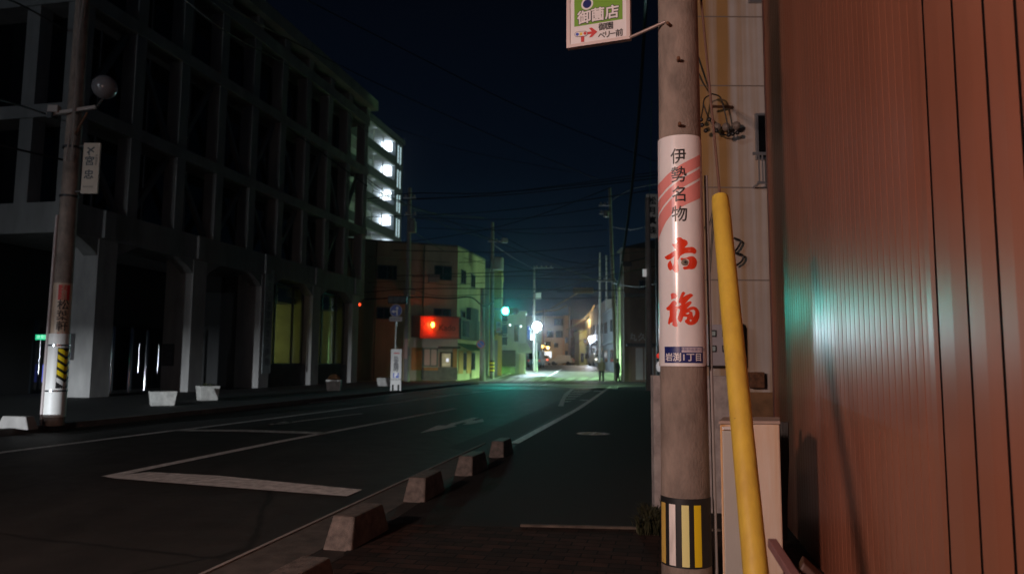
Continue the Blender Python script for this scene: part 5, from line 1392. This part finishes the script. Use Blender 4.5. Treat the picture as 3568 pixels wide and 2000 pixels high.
block('far_grey_house', 'grey three storey house right of the narrow beige one', 2086, 2116, 1076, 92, 10, M_grey, [(2090, 2098, 1150, 1196, dict(pane=mat('blue_pane', (.02, .05, .25), .3))), (2104, 2112, 1130, 1160)], side=3)
block('far_brown_house', 'brownish tall house left of the green lit pole', 2116, 2146, 1050, 82, 10, mat('mauve_render', (.30, .26, .24), .85, var=.15, vscale=.6), [(2120, 2126, 1140, 1180)], side=3)
block('far_link_house', 'dim bluish house between the green lit pole and the dark building', 2146, 2192, 1075, 72, 10, mat('slate_render', (.12, .13, .14), .85, var=.2, vscale=.7), [(2160, 2170, 1120, 1160)], side=2)
v2 = at(2135, 1212, 79); s2 = thing('lit_sign', 'cream lit square sign on a thin post near the two people', 'sign', v2)
MB().cbox(v2, (.56, .16, .62)).build('sign_box', mat('lit_cream', (.7, .62, .45), .5, emit=(1, .85, .55), estr=.32), s2, bevel=.05)
MB().bar((v2.x-.28, v2.y+.05, gz(79)), (v2.x-.28, v2.y+.05, v2.z), .06).build('post', M_steel, s2)
v2 = at(2032, 1012, 60)
s2 = thing('overhead_sign', 'dim brownish flat sign box hung over the road beyond the junction', 'sign', v2)
MB().cbox(v2, (1.65, .25, .48)).build('sign_box', mat('dim_brown_box', (.16, .09, .06), .6), s2, bevel=.08); MB().bar(v2+Vector((-2.1, .1, -.1)), v2+Vector((4.0, .1, .05)), .06).build('sign_arm', M_dark, s2)

# right-hand dark corner building
rb, fm_, a, c, zt = block('dark_corner_building', 'dark three storey corner building behind the two people on the right', 2180, 3050, 868, 55.2, 2.5, M_brn, [(2228, 2262, 975, 1010), (2282, 2300, 975, 1010)], pitched=2.4, z0=0)  # unseen right end and shallow depth shaped to block the side street lamp
W_ = c.x-a.x; s_ = W_/870.0
def rx(nx): return (nx-2180)*s_
def rzz(nx, ny): return at(nx, ny, 55.2).z
MB(fm_).box(-.1, W_, rzz(2230, 1036), rzz(2230, 1024), .005, .45).build('balcony_slab', M_conc_d, rb)
MB(fm_).box(0, W_, rzz(2230, 1208), rzz(2230, 1196), .005, .5).build('canopy', M_dark, rb)
for n0, n1 in ((2215, 2240), (2246, 2276), (2284, 2300)):
    MB(fm_).box(rx(n0), rx(n1), .15, rzz(2230, 1212), .005, .04).build('shutter', mat('pale_shutter', (.34, .33, .32), .6, var=.1, vscale=2), rb)
MB(fm_).box(-.12, .35, 0, zt-.05, .004, .12).build('corner_pier', mat('brown_pier', (.22, .15, .10), .8, var=.15, vscale=1), rb)
lettering('丸久', .62, fm_ @ Matrix.Translation((rx(2222), rzz(2222, 1176), .02)), mat('dim_white_letters', (.35, .35, .33), .6), rb, bold=.015, spacing=1.3)
v2 = at(2273, 752, 45)
s2 = thing('vertical_sign', 'white vertical sign board with four dark characters above the dark roof', 'sign', v2)
z0, z1 = at(2273, 829, 45).z, at(2273, 676, 45).z
MB().box(v2.x-.35, v2.x+.35, 45, 45.2, z0, z1).build('board', mat('faint_glow_sign', (.42, .40, .38), .6, emit=(.9, .85, .8), estr=.018), s2, bevel=.05)  # faint emission added so the board shows against the dark
for i, ch in enumerate('松月真珠'):
    lettering(ch, .50, Matrix.Translation((v2.x, 44.99, z1-(z1-z0)*(.17+.225*i))) @ Matrix.Rotation(PI/2, 4, 'X'), M_ink, s2, bold=.02)
MB().bar((v2.x+.25, 45.1, 0.0), (v2.x+.25, 45.1, z0), .12).build('post', M_dark, s2)
# red tail light peeping left of the near pole
p = at(2297, 1262, 14); 
pc = thing('parked_scooter', 'parked scooter with a red tail light peeping out left of the near pole', 'scooter', (p.x+.35, p.y+.6, 0))
b = MB(); b.tube([(p.x+.25, p.y+.9, .55), (p.x+.12, p.y+.25, .8), (p.x+.12, p.y+.05, .9)], [.13, .16, .10], 12); b.build('scooter_body', mat('scooter_paint', (.30, .30, .32), .3), pc, smooth=True)
MB().sphere((p.x, p.y, p.z+.12), .05, 12).build('tail_light', mat('tail_red', (.5, .02, .02), .3, emit=(1, .05, .03), estr=.5), pc)
MB().sphere((p.x, p.y+.02, p.z-.08), .055, 12, 1.8).build('number_plate_lamp', mat('pale_lens', (.7, .7, .7), .2, emit=(.9, .9, .95), estr=.25), pc)
for yy_ in (p.y+.25, p.y+1.35):
    b = MB(); b.tube([(p.x+.25, yy_, .27), (p.x+.34, yy_, .27)], .26, 20); b.build('wheel', M_black, pc)

# ------------------------------------------------------------------ parked vehicles in the distance
def car(px, Y, rz, label, paint, lights, kind='car'):
    z0 = gz(Y); x = at(px, 1265, Y).x
    t = thing('parked_car', label, 'car', (x, Y, z0), rz, 'vehicles parked at the far end')
    M = Matrix.Translation((x, Y, z0)) @ Matrix.Rotation(rz, 4, 'Z')
    L_, W_, H_ = (3.6, 1.55, 1.45) if kind == 'car' else (3.4, 1.5, 1.85)
    side = [(-.5*L_, .35), (-.5*L_, .75), (-.46*L_, .88), (-.36*L_, H_-.04), (-.25*L_, H_), (.12*L_, H_), (.30*L_, .92), (.47*L_, .80), (.5*L_, .6), (.5*L_, .3)] if kind == 'car' else \
           [(-.5*L_, .35), (-.5*L_, H_-.15), (-.46*L_, H_), (.26*L_, H_), (.44*L_, 1.05), (.5*L_, .9), (.5*L_, .3)]
    b = MB(M); ww = W_/2
    lo = [b.v((-ww*(1 if z_ < 1 else .86), y_, z_)) for y_, z_ in side]; hi = [b.v((ww*(1 if z_ < 1 else .86), y_, z_)) for y_, z_ in side]
    b.bm.faces.new(lo); b.bm.faces.new(hi[::-1])
    for i in range(len(side)): b.bm.faces.new((lo[i], hi[i], hi[(i+1) % len(side)], lo[(i+1) % len(side)]))
    b.build('body', paint, t, bevel=.05)
    zr = H_-.12
    MB(M).box(-ww*.72, ww*.72, -.5*L_-.012+(.09*L_ if kind == 'car' else 0), -.5*L_+.02+(.09*L_ if kind == 'car' else 0), .95, zr).build('rear_window', M_dglass, t)
    for sx_ in (-1, 1):
        MB(M).cbox((sx_*ww*.80, -.5*L_-.01, .78), (.2, .05, .16)).build('tail_light', lights, t)
        for yy_ in (-.3*L_, .3*L_):
            b = MB(M); b.tube([(sx_*ww*.82, yy_, .29), (sx_*(ww+.01), yy_, .29)], .29, 16); b.build('wheel', M_black, t)
    return t
car(1868, 84, R(-10), 'teal small van parked beneath the bright street lamp', mat('teal_paint', (.10, .22, .22), .35), mat('dim_red_light', (.3, .02, .02), .4, emit=(1, .1, .05), estr=.3), 'van')
car(1897, 112, R(-8), 'far car with glowing red tail lights under the orange lamps', mat('silver_paint', (.4, .4, .4), .35), mat('bright_red_light', (.5, .02, .02), .4, emit=(1, .12, .03), estr=4))
car(1957, 110, R(75), 'pale car parked across in front of the far beige building', mat('pale_paint', (.55, .5, .42), .3), MATS['dim_red_light'])
car(2081, 92, R(8), 'pale car with a white glow half hidden by the left person', mat('pale_paint', (.55, .5, .42), .3), mat('white_light', (.9, .9, .8), .4, emit=(1, .95, .8), estr=3))
vm_ = at(1900, 1232, 122)
vd = thing('vending_machine', 'white lit vending machine below the two orange lamps', 'vending machine', (vm_.x, 119, gz(119)))
MB().box(vm_.x-.9, vm_.x+.9, 119, 119.8, gz(119), at(1900, 1222, 119).z).build('case', M_wpaint, vd, bevel=.03)
for dx in (-.45, .45): MB().box(vm_.x+dx-.36, vm_.x+dx+.36, 118.97, 118.995, at(1900, 1246, 119).z, at(1900, 1226, 119).z).build('lit_front', mat('vending_glow', (.8, .9, 1), .5, emit=(.75, .88, 1), estr=1.6), vd)

# a dark shrub at the end of the road
def shrub(nx, Y, r, h, label):
    p = at(nx, 1265, Y); z0 = gz(Y); t = thing('shrub', label, 'shrub', (p.x, Y, z0))
    b = MB()
    for k in range(420):
        d = Vector((random.gauss(0, 1), random.gauss(0, 1), random.gauss(0, 1))).normalized()*random.uniform(.5, 1)
        c = Vector((p.x+d.x*r, Y+d.y*r, z0+h*.5+d.z*h*.5)); s_ = random.uniform(.06, .14)
        e1 = Vector((random.gauss(0, 1), random.gauss(0, 1), random.gauss(0, 1))).normalized()*s_; e2 = e1.orthogonal().normalized()*s_*.6
        b.face([c-e1, c+e2, c+e1, c-e2])
    b.build('leaves', mat('shrub_leaves', (.03, .045, .02), .8, var=.4, vscale=8), t, recalc=False)
    b = MB(); b.tube([(p.x, Y, z0), (p.x, Y, z0+h*.6)], [.08, .03], 8); b.build('trunk', M_brn, t)
shrub(1973, 111, 1.0, 1.6, 'dark round shrub beside the pale car at the road end')

# ------------------------------------------------------------------ people
def person(nx, ny, h, rz, label, top, legs, hair, pose):
    p = on(nx, ny); t = thing('person', label, 'person', (p.x, p.y, 0), rz)
    k = h/1.72
    sw = pose
    V = {'pel': (0, 0, .93, .15), 'ab': (0, .0, 1.08, .15), 'ch': (0, .01, 1.28, .165), 'nk0': (0, .015, 1.42, .085), 'nk': (0, .0, 1.49, .058), 'h0': (0, -.015, 1.56, .085), 'h1': (0, -.02, 1.63, .098), 'h2': (0, -.01, 1.69, .07), 'nose': (0, -.11, 1.60, .018)}
    E = [('pel', 'ab'), ('ab', 'ch'), ('ch', 'nk0'), ('nk0', 'nk'), ('nk', 'h0'), ('h0', 'h1'), ('h1', 'h2'), ('h1', 'nose')]
    for s, nm in ((-1, 'l'), (1, 'r')):
        st = sw*s
        V.update({nm+'hip': (s*.10, 0, .88, .125), nm+'kn': (s*.115, -st*.06, .49, .090), nm+'an': (s*.125, st*.10, .085, .068), nm+'toe': (s*.14, st*.10-.15, .035, .036),
                  nm+'sh': (s*.19, .01, 1.38, .075), nm+'el': (s*.245, .02+st*.05, 1.10, .052), nm+'wr': (s*.25, -.06-st*.05, .86, .034), nm+'pa': (s*.25, -.075-st*.05, .79, .03)})
        E += [('pel', nm+'hip'), (nm+'hip', nm+'kn'), (nm+'kn', nm+'an'), (nm+'an', nm+'toe'), ('ch', nm+'sh'), (nm+'sh', nm+'el'), (nm+'el', nm+'wr'), (nm+'wr', nm+'pa')]
        for j, ln_ in enumerate((.065, .08, .085, .075)):
            V[nm+'f%d' % j] = (s*.25, -.105-st*.05+j*.02, .755, .010); V[nm+'g%d' % j] = (s*.243, -.11-st*.05+j*.021, .755-ln_, .008)
            E += [(nm+'pa', nm+'f%d' % j), (nm+'f%d' % j, nm+'g%d' % j)]
        V[nm+'t0'] = (s*.245, -.12-st*.05, .79, .011); V[nm+'t1'] = (s*.24, -.135-st*.05, .745, .009); E += [(nm+'pa', nm+'t0'), (nm+'t0', nm+'t1')]
    keys = list(V); me = bpy.data.meshes.new('body')
    me.from_pydata([tuple(c*k for c in V[q][:3]) for q in keys], [(keys.index(a), keys.index(b_)) for a, b_ in E], [])
    o = bpy.data.objects.new('body', me); COL.objects.link(o)
    o.modifiers.new('skin', 'SKIN'); 
    for i, q in enumerate(keys):
        sv = me.skin_vertices[0].data[i]; sv.radius = (V[q][3]*k*(1.15 if q in ('pel', 'ab', 'ch') else 1), V[q][3]*k*(.8 if q in ('pel', 'ab', 'ch') else 1)); sv.use_root = (q == 'pel')
    sb = o.modifiers.new('sub', 'SUBSURF'); sb.levels = 2; sb.render_levels = 2
    bpy.context.view_layer.update()
    dg = bpy.context.evaluated_depsgraph_get(); m2 = bpy.data.meshes.new_from_object(o.evaluated_get(dg))
    o.modifiers.clear(); o.data = m2
    m2.materials.clear()
    for mm in (mat('skin', (.42, .26, .19), .6), top, legs, M_black): m2.materials.append(mm)
    for f in m2.polygons:
        z = f.center.z/k; x_ = abs(f.center.x)/k; f.use_smooth = True
        f.material_index = 0 if (z > 1.46 or (x_ > .2 and z < .87)) else 3 if z < .09 else 1 if (z > .9 or (x_ > .195 and z > .85)) else 2
    o.parent = t
    # hair or hat, jacket hem
    b = MB(Matrix.Translation((p.x, p.y, 0)) @ Matrix.Rotation(rz, 4, 'Z'))
    b.sphere((0, .005*k, 1.665*k), .108*k, 16, .86); 
    b.build('hair', hair, t, smooth=True)
    b = MB(Matrix.Translation((p.x, p.y, 0)) @ Matrix.Rotation(rz, 4, 'Z') @ Matrix.Diagonal((1, .72, 1, 1)))
    b.tube([(0, 0, .82*k), (0, 0, .95*k), (0, .0, 1.2*k), (0, .01, 1.45*k)], [.215*k, .20*k, .215*k, .11*k], 20, cap=False); b.build('jacket', top, t, smooth=True, recalc=False)
    return t
person(2096, 1331, 1.70, R(170), 'person standing with back turned, beige jacket, dark trousers and pale cap', mat('beige_jacket', (.15, .11, .07), .9, var=.1, vscale=6), mat('dark_trousers', (.012, .012, .015), .9), mat('pale_cap', (.50, .52, .46), .8), .9)
person(2153, 1331, 1.66, R(115), 'person in all dark clothes standing right of the one in beige', mat('dark_jacket', (.014, .014, .018), .9), mat('dark_trousers', (.012, .012, .015), .9), M_black, .6)

# ------------------------------------------------------------------ overhead wires
def wire(px, label, Y0, Y1, r=.016, m=M_cable):
    n = len(px); pts = [at(x_, y_, Y0+(Y1-Y0)*i/(n-1)) for i, (x_, y_) in enumerate(px)]
    sm = []
    for i in range(n-1):
        for k in range(5):
            t = k/5; a, b_, c_, d_ = pts[max(i-1, 0)], pts[i], pts[i+1], pts[min(i+2, n-1)]
            sm.append(.5*((2*b_)+(c_-a)*t+(2*a-5*b_+4*c_-d_)*t*t+(3*b_-a-3*c_+d_)*t**3))
    sm.append(pts[-1])
    return tag(MB().tube(sm, r*1.5, 5).build('overhead_wire', m, smooth=True), label, 'overhead wire', 'overhead wires')
wire([(1040, -14), (1066, 0), (1434, 187), (1757, 348), (1959, 436), (2135, 505), (2330, 580)], 'highest wire slanting down across the open sky, leaving at the top edge', 24, 44, .014)
wire([(700, -40), (850, 55), (1000, 136), (1348, 308), (1732, 480), (2085, 626)], 'second long wire slanting down across the sky along the office roof', 26, 47, .016)
wire([(1360, 440), (1600, 520), (1860, 575), (1990, 600)], 'faint thin wire across the sky right of the apartment tower', 50, 50, .012)
wire([(1250, 700), (1424, 674), (1688, 674), (2000, 646), (2290, 610)], 'topmost of the wires crossing the street from the shop pole', 52, 44, .022)
wire([(1432, 693), (1727, 682), (2000, 655), (2290, 621)], 'second wire from the top crossing the street from the shop pole', 51, 44, .022)
wire([(1270, 702), (1432, 696), (1560, 690), (1727, 675), (2000, 640), (2300, 598)], 'wire merging with the topmost ones over the street', 51, 44, .016)
wire([(1270, 758), (1432, 751), (1727, 736), (2000, 703), (2290, 660)], 'lone wire crossing the street under the top pair', 51, 44, .02)
wire([(1447, 757), (1719, 765), (1900, 752), (2092, 724)], 'wire sagging from the shop pole to the tall dark pole', 51, 47, .018)
wire([(1447, 794), (1688, 802), (1900, 795), (2100, 784)], 'thin wire level with the signal pole top', 51, 47, .013)
wire([(1432, 841), (1560, 824), (1719, 794), (1900, 742), (2127, 654)], 'wire rising from the shop roof to the top of the tall dark pole', 51, 47, .018)
wire([(1300, 665), (1378, 695), (1517, 749), (1746, 848), (1952, 930), (2070, 975)], 'wire slanting down right from the tower over the signal pole', 47, 60, .018)
wire([(1270, 610), (1300, 639), (1424, 720), (1540, 748), (1688, 759)], 'wire curving down in front of the lit tower corridors', 46, 56, .02)
wire([(1270, 625), (1340, 680), (1424, 722), (1560, 790), (1715, 838)], 'lower wire curving past the lit tower to the signal pole', 46, 58, .016)
wire([(1370, 872), (1719, 879), (1900, 873), (2111, 856)], 'wire at the height of the shop roof', 51, 47, .018)
wire([(1378, 961), (1688, 951), (1900, 940), (2076, 930)], 'upper wire of the pair before the upper shop windows', 50, 47, .016)
wire([(1436, 963), (1688, 963), (1999, 957), (2140, 940)], 'lower wire of the pair before the upper shop windows', 50, 47, .016)
wire([(1270, 1019), (1455, 1006), (1766, 1006), (2000, 1010), (2173, 1012)], 'long level wire just above the thick shop cable', 49, 46, .018)
wire([(1270, 1043), (1455, 1035), (1560, 1040), (1640, 1036), (1684, 1066), (1720, 1050)], 'thick black cable above the red shop sign', 49.5, 54, .032)
wire([(1300, 1000), (1440, 1010), (1520, 1030), (1700, 1026)], 'thin sagging wire above the thick shop cable', 49, 53, .014)
wire([(1843, 969), (2000, 974), (2138, 977)], 'level wire between the slim pole and the tall dark pole', 60, 48, .022)
wire([(1805, 1031), (1950, 1003), (2096, 965), (2300, 925)], 'wire climbing right over the far road', 62, 46, .02)
wire([(1715, 1040), (1800, 1038), (1960, 1040), (2140, 1036)], 'faint level wire right of the green signal', 60, 50, .018)
wire([(1900, 960), (2010, 925), (2140, 890), (2300, 870)], 'thin wire rising toward the dark gable', 58, 46, .016)
wire([(2254, -30), (2251, 0), (2226, 394), (2196, 700), (2162, 950), (2150, 1005)], 'thick cable hanging down the sky left of the near pole', 20, 46, .045)
wire([(2270, 340), (2268, 500), (2264, 660), (2256, 860)], 'thin green strand hanging above the vertical pearl sign', 38, 37, .012, mat('green_strand', (.03, .14, .09), .5))
wire([(1855, 1090), (1905, 1083), (1940, 1080), (1975, 1064)], 'left warm lit wire over the far beige building', 112, 112, .05, mat('lamplit_wire', (.35, .28, .16), .6))  # sodium light on these wires is put into their colour
wire([(1975, 1148), (2010, 1128), (2050, 1098), (2072, 1062)], 'warm lit wire curving up left of the narrow beige tower', 110, 104, .05, MATS['lamplit_wire'])
wire([(1980, 1178), (2040, 1150), (2090, 1118), (2140, 1085)], 'warm lit wire rising across the far red house', 110, 88, .04, MATS['lamplit_wire'])
wire([(1990, 1210), (2030, 1182), (2080, 1165), (2140, 1142)], 'lower warm lit wire rising across the far houses', 110, 88, .04, MATS['lamplit_wire'])
wire([(1920, 1075), (1990, 1035), (2045, 1002)], 'short warm lit wire below the hung sign box', 110, 96, .045, MATS['lamplit_wire'])
wire([(-30, -10), (100, 32), (450, 225), (830, 335), (1280, 650)], 'upper black wire running across the office facade', 14, 40, .02)
wire([(-30, 340), (120, 385), (250, 440), (520, 600), (900, 720)], 'middle black wire running across the office facade', 14, 36, .016)
wire([(-30, 500), (120, 535), (228, 560)], 'short black wire ending at the left pole', 13.5, 14.6, .014)
wire([(620, -20), (800, 120), (1100, 290), (1280, 460)], 'black wire crossing the office facade near its roof', 22, 42, .016)
wire([(1432, 760), (1560, 772), (1720, 800), (1900, 815), (2120, 800)], 'sagging wire between the shop pole and the tall dark pole, below the level thin one', 51, 54, .014)
wire([(1430, 800), (1560, 880), (1715, 925)], 'wire dropping from the shop pole to the white case on the signal pole', 51, 59, .014)
wire([(1716, 800), (1820, 860), (1950, 905), (2120, 930)], 'wire from the signal pole top sagging to the right poles', 59, 56, .016)
wire([(1716, 850), (1790, 900), (1861, 938)], 'short wire between the signal pole and the slim pole', 59, 74, .02)
wire([(1716, 905), (1850, 945), (1990, 950), (2125, 905)], 'wire hanging lowest in the gap right of the signal pole', 59, 55, .018)
wire([(1280, 895), (1430, 905), (1600, 915), (1716, 905)], 'wire across the upper storey of the corner shop', 50, 58, .014)
wire([(1280, 985), (1420, 980), (1560, 992), (1690, 985)], 'wire across the middle of the corner shop front', 50, 54, .014)
wire([(2130, 700), (2200, 660), (2300, 640)], 'wire leaving the tall dark pole top to the right', 54, 46, .018)
wire([(2130, 790), (2210, 800), (2300, 770)], 'middle wire right of the tall dark pole', 54, 46, .016)
wire([(2130, 985), (2220, 1000), (2300, 985)], 'lowest wire right of the tall dark pole', 54, 46, .02)
for k, (x0, x1) in enumerate(((282, 258), (296, 240))):
    wire([(x0, -30), ((x0*2+x1)/3-4, 150), ((x0+x1)/2-6, 330), (x1-10, 560)], ('right', 'left')[k]+' pale thin cable running down the face of the left pole', LY-.25, LY-.25, .012, mat('pale_cable', (.28, .25, .23), .5))

# ------------------------------------------------------------------ thin scattering volume, added for the glow round the lamps
hb = MB().box(-90, 70, -40, 150, -1.5, 45)
hm_ = bpy.data.materials.new('glow_haze'); hm_.use_nodes = True
n, l = hm_.node_tree.nodes, hm_.node_tree.links
n.remove(n['Principled BSDF'])
pv = n.new('ShaderNodeVolumePrincipled'); pv.inputs['Density'].default_value = 0.0005; pv.inputs['Color'].default_value = (.85, .92, 1, 1); pv.inputs['Anisotropy'].default_value = 0.95
l.new(pv.outputs[0], n['Material Output'].inputs['Volume'])
tag(hb.build('glow_haze', hm_), kind='stuff')
